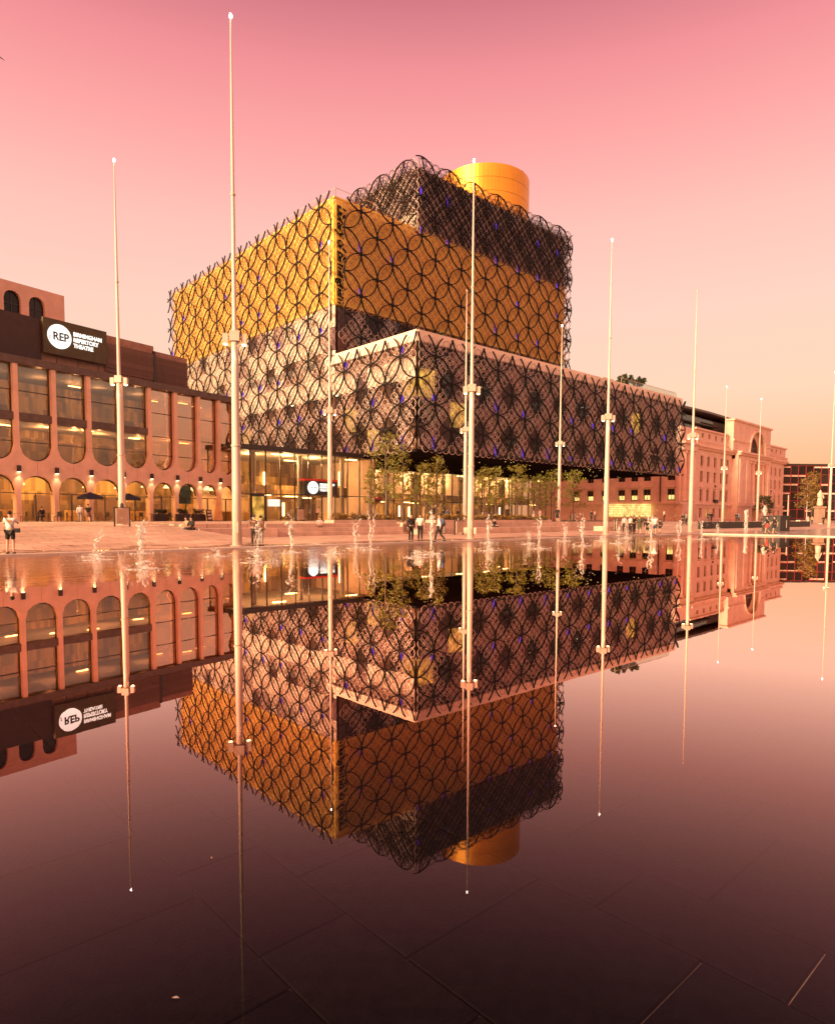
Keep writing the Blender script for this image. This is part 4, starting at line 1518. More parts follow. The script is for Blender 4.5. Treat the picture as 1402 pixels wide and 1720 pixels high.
# body and roof storeys
MB().box(.5, 72.5, .85, 42, BG, 22.2).build('body', 'stone', BAS)
MB().box(1.5, 72, 4, 42, 22.2, 26.6).build('roof_storey', 'wall_brown', BAS)
gp = MB().box(-1.1, 1.1, -.03, .03, 0, 1).mesh('roof_pane', 'glass_dark')
for i in range(11):
    place('roof_pane', gp, BAS, (2.8 + 2.3 * i, 3.9, 22.9), (0, 0, 0), (1, 1, 1.7))
    place('roof_pane', gp, BAS, (2.8 + 2.3 * i, 3.9, 24.9), (0, 0, 0), (1, 1, 1.6))
for i in range(6):
    place('roof_pane', gp, BAS, (57.5 + 2.3 * i, 3.9, 22.9), (0, 0, 0), (1, 1, 1.8))
MB().box(.6, 27, 2.6, 5, 24.65, 24.85).build('roof_ledge', 'dark_metal', BAS)
MB().box(52, 63, 1.5, 5, 24.9, 25.2).build('roof_canopy', 'dark_metal', BAS)
xs6 = [-1.5 + 55 * i / 14 for i in range(15)]
lo_ = [26.6 + .7 * math.sin(PI * min(1, (x + 1.5) / 60 + .12)) for x in xs6]
MB().strip(xs6, lo_, [z + .5 for z in lo_], 1.5, 38).build('curved_roof', 'bronze', BAS)
MB().tube([(7, 8, 27), (7, 8, 31)], .05, 5).build('flag_pole', 'fixture', BAS)

# ------------------------------------------------------------------ black glass block with red frames
NB = empty('glass_office_block', (108.0, 200.0, 0), .06)
tag(NB, 'black glass office block with thin red frames and white blinds', 'building')
MB().box(-2, 40, 1, 25, 0, 17.6).build('body', 'dark_metal', NB)
random.seed(14)
pn = MB().box(-1.12, 1.12, -.05, .05, .06, 2.52).mesh('glass_pane', 'pane_dark')
bd = MB().box(-1.05, 1.05, -.04, .04, 0, .42).mesh('blind', 'blind')
for i in range(17):
    for j in range(6):
        o = place('glass_pane', pn, NB, (-.8 + 2.4 * i, .5, 1.6 + 2.65 * j), (random.uniform(-.01, .01), 0, random.uniform(-.01, .01)))
        if random.random() < .45 and j % 1 == 0:
            place('blind', bd, o, (0, -.12, 2.02))
vb = MB().box(-.06, .06, -.1, .1, 0, 16.2).mesh('red_mullion', 'red_frame')
hb = MB().box(0, 41, -.08, .08, -.05, .05).mesh('red_transom', 'red_frame')
for i in range(18):
    place('red_mullion', vb, NB, (-2 + 2.4 * i, .45, 1.5))
for j in range(7):
    place('red_transom', hb, NB, (-2, .44, 1.6 + 2.65 * j))
MB().box(-2.2, 40.2, .2, 25, 17.6, 18.1).build('roof_edge', 'dark_metal', NB)

# ------------------------------------------------------------------ trees and planting
def leaves(mb, pts, n, spread, size, rnd):
    for i in range(n):
        c = rnd.choice(pts)
        g = Vector((rnd.gauss(0, 1), rnd.gauss(0, 1), rnd.gauss(0, .75))) * spread
        p = Vector(c) + g
        a = Vector((rnd.gauss(0, 1), rnd.gauss(0, 1), rnd.gauss(0, .5))).normalized()
        b = a.cross(Vector((rnd.gauss(0, 1), rnd.gauss(0, 1), rnd.gauss(0, 1)))).normalized()
        s = size * rnd.uniform(.6, 1.4)
        mb.add([p - a * s, p + b * s * .45, p + a * s, p - b * s * .45], [(0, 1, 2, 3)])
def tree(name, label, pos, h, cr, seed, mat='leaf', nleaf=1700, bark='bark', group=None, lsize=.13, low=.27):
    rnd = random.Random(seed)
    r = empty(name, pos)
    tag(r, label, 'tree', group)
    pts = [Vector((0, 0, -.05))]
    rad = [.075 + h * .006]
    for i in range(1, 8):
        t = i / 7
        pts.append(Vector((rnd.gauss(0, .05) * h * .1 + pts[-1].x * .8, rnd.gauss(0, .05) * h * .1 + pts[-1].y * .8, h * .93 * t)))
        rad.append(max(.015, rad[0] * (1 - t * .88)))
    m = MB().tube(pts, rad, 8)
    ends = []
    nl = 20
    for i in range(nl):
        t = low + (.95 - low) * i / (nl - 1)
        k = min(6, int(t * 7))
        p = pts[k].lerp(pts[k + 1], t * 7 - k)
        ang = i * 2.4 + rnd.uniform(-.4, .4)
        L = cr * (1.12 - .80 * abs((t - low) / (1 - low) - .28) ** 1.1) * rnd.uniform(.6, 1.15)
        q = p + Vector((math.cos(ang) * L * .55, math.sin(ang) * L * .55, L * .30))
        e = p + Vector((math.cos(ang) * L, math.sin(ang) * L, L * .42 + rnd.uniform(-.2, .25)))
        m.tube([p, q, e], [.035, .022, .009], 5)
        ends += [q.lerp(e, .3), q.lerp(e, .75), e]
        for s in range(2):
            w = e.lerp(q, rnd.random()) + Vector((rnd.gauss(0, .28), rnd.gauss(0, .28), rnd.gauss(.05, .2))) * cr * .45
            m.tube([q, w], [.014, .006], 4)
            ends.append(w)
    ends.append(pts[-1])
    m.build('trunk', bark, r, True)
    c = MB()
    leaves(c, ends, nleaf, .12 * cr + .07, lsize, rnd)
    c.build('crown', mat, r)
    return r
TREES = [(620, -6.5, 6.2, .75, 'thin young tree nearest the theatre doors'), (648, -8.0, 9.6, 1.75, 'tallest young tree of the row, loose green crown before the lattice corner'),
         (676, -7.0, 9.0, 1.5, 'tall young tree right beside the tallest one'), (712, -9.0, 6.6, 1.5, 'young tree behind the man with the dark bag'),
         (733, -7.5, 7.6, 1.5, 'young tree left of the paired light masts'), (812, -9.5, 6.6, 1.5, 'young tree just right of the paired light masts'),
         (832, -6.0, 7.3, 1.5, 'young tree behind the seated man on the planter edge'), (868, -8.5, 7.4, 1.75, 'dense young tree above the planter with the seated man'),
         (902, -7.0, 6.4, 1.5, 'young tree in the middle of the planter bed'), (928, -8.5, 7.2, 1.6, 'young tree left of the light mast under the cantilever'),
         (962, -7.5, 7.4, 1.7, 'young tree right of the light mast under the cantilever')]
for i, (px, v, h, cr, lab) in enumerate(TREES):
    p = on_line(px, v)
    tree('young_tree', lab, (p.x, p.y, TZ), h, cr * .82, 40 + i, 'leaf', int(640 * cr), group='young trees in front of the library')
for i, (x, y, h, cr, lab, mt) in enumerate([(88.5, 150, 10.0, 1.9, 'orange-leaved tree with pale trunk before the black glass block', 'leaf_autumn'),
                                       (94.5, 158, 12.5, 1.8, 'tall thin tree behind the statue', 'leaf_autumn'),
                                       (90.5, 172, 6.5, 2.4, 'dark bushy tree at the foot of the black glass block', 'leaf_dark'),
                                       (101, 166, 7.0, 2.2, 'dark green tree right of the statue by the black block', 'leaf_dark')]):
    tree('street_tree', lab, (x, y, TZ - .12), h, cr, 70 + i, mt, 1000, 'bark_pale' if i == 0 else 'bark', 'street trees by the black glass block', .26)
def shrub(name, label, pos, rx, ry, h, seed, n, mat='leaf_dark', cat='shrub', group=None, size=.12):
    rnd = random.Random(seed)
    r = empty(name, pos)
    tag(r, label, cat, group)
    pts = []
    st = MB()
    for i in range(max(6, int(rx * ry * 10))):
        a = Vector((rnd.uniform(-rx, rx), rnd.uniform(-ry, ry), h * rnd.uniform(.45, 1)))
        st.tube([(a.x * .5, a.y * .5, -.03), a * .98], [.02, .008], 4)
        pts += [a, a * .75]
    st.build('stem', 'bark', r)
    c = MB()
    leaves(c, pts, n, .16, size, rnd)
    c.build('foliage', mat, r)
    return r
def roof_bush(u, v, lab, h, seed):
    p = W(u, v, ZP + (-.35 if h < 2 else 1.29))
    o = shrub('roof_shrub', lab, p, 1.3, 1.0, h, seed, 1100, 'leaf_dark', 'shrub', 'shrubs on the roof terrace', .22)
roof_bush(7.3, 4, 'wide dark shrub on the roof terrace behind the parapet corner', 1.95, 1)
roof_bush(9.6, 4.2, 'lower dark shrub on the roof terrace right of the corner one', 1.8, 2)
roof_bush(56.2, 4.5, 'spiky shrub in the roof planter, first of two', 2.05, 3)
roof_bush(60.4, 4.5, 'spiky shrub in the roof planter, second of two', 2.2, 4)
# hedge planters on the terrace edge
def planter(u0, u1, v, lab, seed):
    e = lib_thing('planter_bed', (u0 + u1) / 2, v, TZ, lab, 'planter')
    w = (u1 - u0) / 2
    MB().box(-w, w, -.7, .7, .004, .28).build('curb', 'granite', e)
    MB().box(-w + .15, w - .15, -.55, .55, .285, .32).build('soil', 'soil', e)
    rnd = random.Random(seed)
    pts = [Vector((rnd.uniform(-w + .2, w - .2), rnd.uniform(-.5, .5), rnd.uniform(.4, .75))) for _ in range(int(w * 22))]
    c = MB()
    leaves(c, pts, int(w * 420), .09, .1, rnd)
    for p in pts:
        c.tube([(p.x, p.y, .3), p], .008, 3)
    c.build('plants', 'leaf_autumn', e)['kind'] = 'stuff'
planter(-22.5, -15.5, -13.6, 'low planted bed with a stone curb below the thin young tree', 31)
planter(-10.5, 8.5, -13.6, 'long low planted bed with a stone curb in front of the glass hall', 32)

# ------------------------------------------------------------------ fountains
random.seed(77)
JL = 'foaming jet of water springing from the flat pool'
def jet(px, py, h, r=.14, lean=0.0):
    h = h * (.72 if px < 300 else .84)
    p = at_ground(px, py)
    u, v = uv_of(p)
    if v > PV1 - .7:
        p = W(u, PV1 - .8)
    rt = empty('water_jet', (p.x, p.y, 0))
    kind = 'low bubbling splash spreading on the flat pool' if h < .8 else ('thick tall foaming jet springing from the flat pool' if r > .12 else
            'slender tall jet springing from the flat pool')
    if lean:
        kind = 'thin jet bending sideways near the person photographing'
    if r > .25:
        kind = 'thickest foaming jet before the mast at the arcade'
    tag(rt, kind, 'fountain', 'jets along the far edge of the pool')
    m = MB()
    for s in range(3):
        pts, rad = [], []
        ox, oy = random.gauss(0, .05), random.gauss(0, .05)
        hh = h * random.uniform(.6, 1.0)
        n = 12
        for i in range(n + 1):
            t = i / n
            wob = .05 + .10 * t
            pts.append((ox * t * 2 + random.gauss(0, wob) * .5 + lean * t * t, oy * t * 2 + random.gauss(0, wob) * .5, t * hh + .002))
            fat = r * (.35 + 1.1 * t ** 1.5) * random.uniform(.5, 1.25)
            if t > .9:
                fat *= .5
            rad.append(max(.012, fat * .45))
        m.tube(pts, rad, 7)
    for s in range(80):
        t = random.random()
        w = r * (.6 + 1.5 * t)
        m.ball((random.gauss(0, w) + lean * t * t, random.gauss(0, w), h * (.1 + .95 * t)), random.uniform(.008, .026), n=5, m=4)
    m.build('column', 'spray', rt, True)['kind'] = 'stuff'
    m = MB()
    m.lathe([(.55, .002), (.34, .028), (.16, .06), (.07, .14)], 18)
    for s in range(46):
        a = random.uniform(0, 2 * PI)
        d = random.uniform(.1, .95)
        m.ball((math.cos(a) * d, math.sin(a) * d, random.uniform(.02, .2 * (1.1 - d) + .03)), random.uniform(.012, .03), n=5, m=4)
    m.build('splash', 'spray', rt, True)['kind'] = 'stuff'
for a in [(165, 941, .45, .05), (243, 956, .35, .06), (160, 935, 1.6, .06, .35), (238, 930, 2.3, .30), (365, 935, .4, .07), (430, 945, .5, .08), (432, 925, 2.0, .10),
          (490, 929, 2.1, .16), (560, 931, .4, .06), (597, 921, 1.9, .10), (622, 924, 2.3, .10), (700, 937, .35, .05), (724, 931, 2.5, .12), (822, 925, .6, .08), (820, 912, 2.1, .16),
          (888, 914, .9, .06), (905, 922, 2.1, .09), (948, 909, 1.9, .10), (978, 917, 2.2, .14), (1010, 908, .4, .08), (1038, 913, 1.7, .10), (1052, 904, 1.5, .09),
          (1093, 910, 2.4, .15), (1139, 908, 2.2, .13), (1178, 906, 1.9, .12), (1205, 905, 1.6, .1)]:
    jet(*a)
# the jets before the stone offices stand on the paved right-hand basin
JLR = 'thin jet of water before the stone offices'
for px, v, h in ((1252, -29.5, 2.6), (1282, -27.5, 3.2)):
    p = on_line(px, v)
    rt = empty('water_jet', (p.x, p.y, PZ))
    tag(rt, JLR, 'fountain', 'jets before the stone offices')
    m = MB()
    for s in range(3):
        m.tube([(random.gauss(0, .1), random.gauss(0, .1), h * i / 9) for i in range(10)], [.08 + .16 * (i / 9) ** 1.5 * random.uniform(.5, 1.2) for i in range(9)] + [.04], 7)
    m.build('column', 'spray', rt, True)['kind'] = 'stuff'
    MB().lathe([(.6, .004), (.3, .04), (.08, .16)], 16).build('splash', 'spray', rt, True)
# fallen leaves lying on the wet slabs
for i, (px, py) in enumerate(((295, 1679), (355, 1443))):
    p = at_ground(px, py)
    m = MB()
    s = .014 if i == 0 else .010
    m.add([(-s, 0, .004), (0, s * .5, .007), (s, 0, .004), (0, -s * .5, .006)], [(0, 3, 2, 1), (0, 1, 2, 3)])
    o = m.build('fallen_leaf', 'coping', None)
    o.location = (p.x, p.y, 0.001)
    o.rotation_euler = (0, 0, random.uniform(0, 6))
    tag(o, 'small pale fallen leaf beneath the reflection of the gold corner' if i else 'larger pale fallen leaf on the water near a slab joint', 'leaf', 'fallen leaves')

# ------------------------------------------------------------------ street furniture
def rep_pt(x, y, z=0):
    return Matrix.Translation((-22.69, 77, 0)) @ Matrix.Rotation(RYAW, 4, 'Z') @ Vector((x, y, z))
def totem(pos, lab, rz, h=1.25):
    r = empty('litter_bin', pos, rz)
    tag(r, lab, 'bin')
    MB().box(-.42, .42, -.16, .16, .18, h).build('panel', 'totem', r)
    for s in (-1, 1):
        MB().box(s * .50 - .04, s * .50 + .04, -.05, .05, 0, h + .08).build('post', 'dark_metal', r)
    MB().box(-.5, .5, -.05, .05, h + .02, h + .07).build('top_rail', 'dark_metal', r)
    MB().lathe([(.13, 0), (.1, .22), (.02, .3)], 10, (0, 0, h + .07)).build('lid', 'dark_metal', r)
totem(W(-39.6, -13.5, TZ - .175), 'wooden litter bin with black posts beside the mast before the arcade', LYAW)
p = on_line(770, -21.5)
totem((p.x, p.y, PZ), 'slim bin with black posts just left of the waterside mast', LYAW, 1.15)
p = on_line(1036, -20.8)
totem((p.x, p.y, PZ), 'bin with black posts between the waterside mast and the crowd', LYAW, 1.15)
p = on_line(812, -2.5)
totem((p.x, p.y, TZ), 'pale bin among the young trees by the glass hall', LYAW, 1.2)
p = on_line(962, -2.5)
totem((p.x, p.y, TZ), 'pale bin far along the glass hall near the last young tree', LYAW, 1.2)
p = on_line(504, 5.5)
totem((p.x, p.y, TZ), 'orange-brown bin standing left of the theatre doors', LYAW, 1.4)
# cafe chairs and tables
def make_chair():
    r = empty('cafe_chair', (0, 0, 0))
    tag(r, 'black cafe chair set out in front of the arcade', 'chair', 'cafe chairs before the arcade')
    MB().box(-.22, .22, -.22, .22, .43, .47).build('seat', 'chair', r)
    MB().box(-.22, .22, .19, .23, .50, .88).build('backrest', 'chair', r)
    for x in (-.2, .2):
        for y in (-.2, .2):
            MB().bar((x, y, 0), (x, y, .43 if y < 0 else .55), .035).build('leg', 'chair', r)
    return r
def make_table():
    r = empty('cafe_table', (0, 0, 0))
    tag(r, 'small round black cafe table in front of the arcade', 'table', 'cafe tables before the arcade')
    MB().lathe([(.40, .72), (.40, .75)], 18).build('table_top', 'chair', r)
    MB().lathe([(.03, .04), (.03, .72)], 8).build('stem', 'chair', r)
    MB().lathe([(.24, 0), (.22, .04)], 14).build('foot', 'chair', r)
    return r
ch0 = tb0 = None
for i, x in enumerate((-27.2, -24.3, -21.3, -18.9, -16.8, -13.6, -11.2, -8.4)):
    pt = rep_pt(x, -2.6 - .4 * (i % 2), TZ)
    if tb0 is None:
        tb0 = t = make_table()
    else:
        t = copy_tree(tb0)
    t.location = pt
    for s in (-1, 1):
        if ch0 is None:
            ch0 = c = make_chair()
        else:
            c = copy_tree(ch0)
        c.location = rep_pt(x + s * .78, -2.6 - .4 * (i % 2) + random.uniform(-.2, .2), TZ)
        c.rotation_euler = (0, 0, RYAW - s * PI / 2 + random.uniform(-.4, .4))
def parasol(x, y, lab):
    r = empty('parasol', rep_pt(x, y, TZ), RYAW)
    tag(r, lab, 'parasol', 'parasols before the arcade')
    MB().lathe([(.28, 0), (.28, .07), (.03, .1)], 14).build('foot', 'chair', r)
    MB().lathe([(.025, .07), (.025, 2.75)], 8).build('pole', 'fixture', r)
    MB().lathe([(1.15, 2.25), (1.16, 2.28), (.6, 2.5), (.02, 2.75)], 8).build('canopy', 'navy', r)
    vl = MB()
    for k in range(8):
        a, b = 2 * PI * k / 8, 2 * PI * (k + 1) / 8
        vl.add([(math.cos(q) * 1.15, math.sin(q) * 1.15, z) for q, z in ((a, 2.25), (b, 2.25), (b, 2.08), (a, 2.08))], [(0, 1, 2, 3)])
    vl.build('valance', 'navy', r)
parasol(-17.3, -2.2, 'open navy parasol before the third lit arch, behind the walking couple')
parasol(-13.4, -2.2, 'open navy parasol left of the mast before the arcade')
# dark planters with shrubs and the board stand
for i, (x, lab) in enumerate(((-6.9, 'dark planter box with a clipped shrub under the unlit arch'), (-4.9, 'dark planter box with a shrub beside the wooden cone'), (-9.6, 'dark planter box with a shrub behind the seated woman'))):
    e = empty('planter_box', rep_pt(x, -1.8, TZ), RYAW)
    tag(e, lab, 'planter')
    MB().box(-.75, .75, -.28, .28, 0, .75).build('box', 'rep_brown', e)
    c = MB()
    leaves(c, [Vector((random.uniform(-.6, .6), random.uniform(-.15, .15), random.uniform(.85, 1.25))) for _ in range(40)], 500, .08, .08, random.Random(i))
    c.build('foliage', 'leaf_dark', e)
e = empty('menu_board', rep_pt(-4.1, -2.4, TZ), RYAW)
tag(e, 'dark folding menu board with pale sheets beside the wooden cone', 'sign')
MB().add([(-.35, -.25, 0), (.35, -.25, 0), (.35, -.02, 1.25), (-.35, -.02, 1.25), (-.35, -.29, 0), (.35, -.29, 0), (.35, -.06, 1.25), (-.35, -.06, 1.25)],
         [(0, 1, 2, 3), (7, 6, 5, 4), (0, 3, 7, 4), (1, 5, 6, 2), (3, 2, 6, 7)]).build('board', 'rep_brown', e)
for j in range(3):
    MB().box(-.22, .22, -.30 + .075 * j + .0, -.285 + .075 * j, .2 + .36 * j, .42 + .36 * j).build('sheet', 'blind', e)
e = empty('wooden_cone', rep_pt(-2.9, -2.6, TZ), RYAW)
tag(e, 'tall tapering wooden cone sculpture before the arcade', 'sculpture')
MB().lathe([(.68, 0), (.64, .12), (.36, 1.6), (.12, 3.0), (.02, 3.4)], 4).build('cone', 'wood_sign', e)
MB().box(-.75, .75, -.75, .75, 0, .06).build('foot', 'rep_brown', e)
# hoarding and reeds at the right-hand side
p0 = on_line(1172, -21.0)
u0 = uv_of(p0)[0]
e = lib_thing('low_fence', u0, -21.0, PZ, 'long low dark fence in front of the stone offices', 'fence')
fm = MB().box(-.9, .9, -.05, .05, .05, 1.0).mesh('fence_panel', 'hoarding')
fp = MB().box(-.05, .05, -.08, .08, 0, 1.08).mesh('fence_post', 'dark_metal')
for i in range(22):
    place('fence_panel', fm, e, (1.0 + 2 * i, 0, 0), (0, 0, random.uniform(-.01, .01)))
    place('fence_post', fp, e, (2.0 * i, 0, 0))
    if i % 1 == 0:
        pass
p0 = on_line(1302, -31)
e = empty('black_kiosk', (p0.x, p0.y, PZ), LYAW)
tag(e, 'squat black equipment box at the end of the low fence', 'box')
MB().box(-1.6, 1.6, -1, 1, 0, 1.75).build('body', 'hoarding', e)
MB().box(-1.7, 1.7, -1.1, 1.1, 1.753, 1.85).build('lid', 'dark_metal', e)
MB().bar((.4, -1.03, .4), (.4, -1.03, 1.3), .06).build('handle', 'fixture', e)
for i, (px, v, L) in enumerate(((1345, -10, 5.0), (1385, -16, 7.0))):
    p0 = on_line(px, v)
    e = empty('stone_bench', (p0.x, p0.y, PZ if v < -15 else TZ - .3), LYAW)
    tag(e, ('pale stone bench near the statue', 'long pale stone bench at the foot of the last mast')[i], 'bench')
    blocks(e, -L / 2, L / 2, -.4, .4, 0, .5, 1.25, 'coping')
# bollard lamp posts
p0 = on_line(1321, -8)
e = empty('lamp_post', (p0.x, p0.y, TZ - .12), 0)
tag(e, 'short pale post standing at the corner of the stone offices', 'post')
MB().lathe([(.2, 0), (.2, .1), (.12, .15), (.11, 5.6), (.14, 5.7), (.02, 5.8)], 10).build('shaft', 'mast', e, True)

# ------------------------------------------------------------------ people
def skinned(name, verts, edges, radii, mat, parent, root=0, sub=1):
    me = bpy.data.meshes.new(name)
    me.from_pydata([tuple(v) for v in verts], edges, [])
    me.materials.append(M[mat])
    o = bpy.data.objects.new(name, me)
    COL.objects.link(o)
    o.parent = parent
    md = o.modifiers.new('skin', 'SKIN')
    md.use_smooth_shade = True
    for i, sv in enumerate(me.skin_vertices[0].data):
        r = radii[i]
        sv.radius = r if isinstance(r, tuple) else (r, r)
        sv.use_root = (i == root)
    s = o.modifiers.new('sub', 'SUBSURF')
    s.levels = s.render_levels = sub
    return o
def person(pos, facing, label, pose='stand', top='white', bottom='black', skirt=False, short=False, sleeves='short', hair='hair_dark', skin=0, h=1.0, longhair=False, coat=False, seat=.45):
    r = empty('person', pos, facing)
    r.scale = (h, h, h)
    tag(r, label, 'person')
    sk = 'skin_a' if skin == 0 else 'skin_b'
    V = Vector
    pel, che, nk, hd = V((0, 0, .95)), V((0, .01, 1.28)), V((0, .01, 1.47)), V((0, .035, 1.57))
    crown = V((0, .03, 1.68))
    hipL, hipR = V((-.09, 0, .90)), V((.09, 0, .90))
    kL, kR, aL, aR = V((-.10, .02, .50)), V((.10, .02, .50)), V((-.10, -.02, .08)), V((.10, -.02, .08))
    sL, sR = V((-.18, 0, 1.40)), V((.18, 0, 1.40))
    eL, eR, hL, hR = V((-.24, -.02, 1.12)), V((.24, -.02, 1.12)), V((-.25, .06, .87)), V((.25, .06, .87))
    if pose == 'walk':
        kL, aL = V((-.09, .20, .52)), V((-.09, .26, .10))
        kR, aR = V((.09, -.02, .50)), V((.09, -.33, .15))
        eL, hL = V((-.23, -.14, 1.13)), V((-.23, -.12, .88))
        eR, hR = V((.23, .10, 1.13)), V((.22, .28, .95))
    elif pose == 'sit':
        dz = seat + .08 - .95
        for q in (pel, che, nk, hd, crown, hipL, hipR, sL, sR):
            q.z += dz
        che.y, nk.y, hd.y, crown.y = .04, .08, .13, .13
        sL.y = sR.y = .05
        kL, kR = V((-.11, .44, seat + .05)), V((.12, .42, seat + .05))
        aL, aR = V((-.11, .50, .09)), V((.14, .40, .09))
        eL, eR = V((-.25, .14, seat + .30)), V((.25, .14, seat + .30))
        hL, hR = V((-.12, .38, seat + .20)), V((.12, .38, seat + .20))
    elif pose == 'photo':
        eL, hL = V((-.27, .14, 1.22)), V((-.10, .30, 1.46))
        eR, hR = V((.27, .14, 1.22)), V((.10, .30, 1.46))
        kL.x, aL.x, kR.x, aR.x = -.11, -.12, .11, .12
    elif pose == 'phone':
        eL, hL = V((-.24, .08, 1.14)), V((-.06, .30, 1.20))
        eR, hR = V((.24, .08, 1.14)), V((.07, .28, 1.15))
    elif pose == 'lean':
        for q in (che, nk, hd, crown, sL, sR):
            q.y += (q.z - .95) * .35
        eL, hL = V((-.22, .3, 1.1)), V((-.15, .5, 1.05))
        eR, hR = V((.22, .3, 1.1)), V((.15, .5, 1.05))
    tL, tR = aL + V((0, .16, -.045)), aR + V((0, .16, -.045))
    vs, rd, ed = [], [], []
    def add(p, rr, frm=None):
        vs.append(p)
        rd.append(rr)
        if frm is not None:
            ed.append((frm, len(vs) - 1))
        return len(vs) - 1
    a = add(pel, (.15, .11))
    w = add(pel.lerp(che, .5), (.125, .095), a)
    c = add(che, (.155, .105), w)
    n_ = add(nk, .052, c)
    hh = add(hd, (.075, .09), n_)
    add(crown, (.07, .085), hh)
    for hp, k_, an, to in ((hipL, kL, aL, tL), (hipR, kR, aR, tR)):
        q = add(hp, .092, a)
        q = add(k_, .056, q)
        q = add(an, .036, q)
        add(to, .032, q)
    hands = []
    for s_, e_, d_ in ((sL, eL, hL), (sR, eR, hR)):
        q = add(s_, .06, c)
        q = add(e_, .042, q)
        q = add(d_, .028, q)
        t = (d_ - e_).normalized()
        hands.append((d_, t))
        add(d_ + t * .06, .034, q)
    b = skinned('body', vs, ed, rd, sk, r)
    # fingers and thumbs
    fm = MB()
    for (d_, t), sg in zip(hands, (1, -1)):
        sd = t.cross(V((0, 1, .2))).normalized()
        nn = sd.cross(t).normalized()
        base = d_ + t * .075
        for f in range(4):
            o_ = base + sd * (.03 - .02 * f)
            L = (.068, .078, .074, .058)[f]
            fm.tube([o_, o_ + t * L * .55 + nn * .006, o_ + t * L * .9 + nn * .026], [.009, .0085, .006], 5)
        o_ = d_ + t * .03 + sd * .03 * sg
        fm.tube([o_, o_ + t * .03 + sd * .02 * sg, o_ + t * .06 + sd * .022 * sg], [.011, .01, .007], 5)
    fm.build('fingers', sk, b, True)
    # face
    fc = MB()
    fc.ball(hd + V((0, .098, .01)), .014, .022, .022, 6, 5)
    for s_ in (-1, 1):
        fc.ball(hd + V((s_ * .082, .0, .01)), .012, .022, .03, 6, 5)
    fc.build('nose_and_ears', sk, b, True)
    ey = MB()
    for s_ in (-1, 1):
        ey.ball(hd + V((s_ * .032, .088, .038)), .012, .008, .008, 6, 4)
    ey.bar(hd + V((-.025, .094, -.035)), hd + V((.025, .094, -.035)), .008)
    ey.build('eyes_and_mouth', 'eye', b)
    hm = MB()
    hm.ball(crown + V((0, -.028, -.012)), .088, .102, .085, 12, 8)
    if longhair:
        hm.tube([crown + V((0, -.07, .02)), hd + V((0, -.105, -.02)), hd + V((0, -.11, -.16)), hd + V((0, -.10, -.26))], [.06, .085, .075, .03], 8)
    hm.build('hair', hair, b, True)
    # top
    vs, rd, ed = [], [], []
    a = add(pel + V((0, 0, -.02)), (.165, .125))
    w = add(pel.lerp(che, .5), (.148, .115), a)
    c = add(che, (.175, .125), w)
    add(che.lerp(nk, .72), (.075, .075), c)
    for s_, e_, d_ in ((sL, eL, hL), (sR, eR, hR)):
        q = add(s_, .078, c)
        if sleeves == 'long':
            q = add(e_, .056, q)
            add(e_.lerp(d_, .88), .043, q)
        elif sleeves == 'short':
            add(s_.lerp(e_, .75), .062, q)
    skinned('coat' if coat else 'top', vs, ed, rd, 'cloth_' + top, r)
    # below the waist
    if skirt:
        m = MB()
        mid = (kL + kR) / 2
        cs = [pel + V((0, 0, .06)), pel.lerp(mid, .35), pel.lerp(mid, .75 if not coat else 1.05)]
        rr = (.155, .19, .215)
        vv = []
        for q, z in zip(cs, rr):
            for k in range(14):
                t = 2 * PI * k / 14
                vv.append((q.x + math.cos(t) * z, q.y + math.sin(t) * z * .8, q.z))
        m.add(vv, [(i * 14 + k, i * 14 + (k + 1) % 14, (i + 1) * 14 + (k + 1) % 14, (i + 1) * 14 + k) for i in range(2) for k in range(14)])
        m.build('skirt', 'cloth_' + bottom, r, True)
    else:
        vs, rd, ed = [], [], []
        a = add(pel + V((0, 0, .0)), (.155, .125))
        for hp, k_, an in ((hipL, kL, aL), (hipR, kR, aR)):
            q = add(hp, .112, a)
            if short:
                add(hp.lerp(k_, .85), .088, q)
            else:
                q = add(k_, .074, q)
                add(an + V((0, 0, .02)), .058, q)
        skinned('shorts' if short else 'trousers', vs, ed, rd, 'cloth_' + bottom, r)
    for an in (aL, aR):
        MB().ball(an + V((0, .06, -.035)), .05, .14, .045, 10, 6).build('shoe', 'cloth_black', r, True)
    return r
def G(px, py, z=PZ):
    return at_ground(px, py, z)
def T(px, v, z=TZ):
    p = on_line(px, v)
    return Vector((p.x, p.y, z))
AWAY = 0.0           # facing +y, away from the camera side
P = person
p = G(18, 931)
P(p, .15, 'person in white top and black shorts seen from behind, raising a camera', 'photo', 'white', 'black', short=True, hair='hair_dark', h=.98)
cm_ = empty('shoulder_bag', (p.x + .30, p.y - .02, PZ + .80), .2)
tag(cm_, 'small black shoulder bag at the hip of the person photographing', 'bag')
MB().box(-.09, .09, -.05, .05, .05, .2).build('pouch', 'cloth_black', cm_)
MB().box(-.095, .095, -.055, .055, .203, .22).build('flap', 'cloth_black', cm_)
MB().tube([(-.1, 0, .22), (-.28, -.06, .45), (-.46, .02, .68)], .012, 5).build('strap', 'cloth_black', cm_)
P(rep_pt(-20.4, -6.0, TZ - .17), 3.6, 'person in white shirt walking past the third lit arch', 'walk', 'white', 'grey', sleeves='long', hair='hair_dark')
P(rep_pt(-19.9, -6.4, TZ - .19), 3.7, 'person in dark top and brown skirt walking beside the white shirt', 'walk', 'black', 'brown', skirt=True, hair='hair_dark', longhair=True)
P(rep_pt(-21.9, -2.7, TZ), 1.0, 'person in black seated at a cafe table under the second lit arch', 'sit', 'black', 'black', sleeves='long')
P(W(-36.35, -16.7, PZ + .0), LYAW + PI / 2 + .2, 'dark-haired person with bare arms seated on the end of the granite bench', 'sit', 'khaki', 'grey', hair='hair_dark', longhair=True, seat=.62)
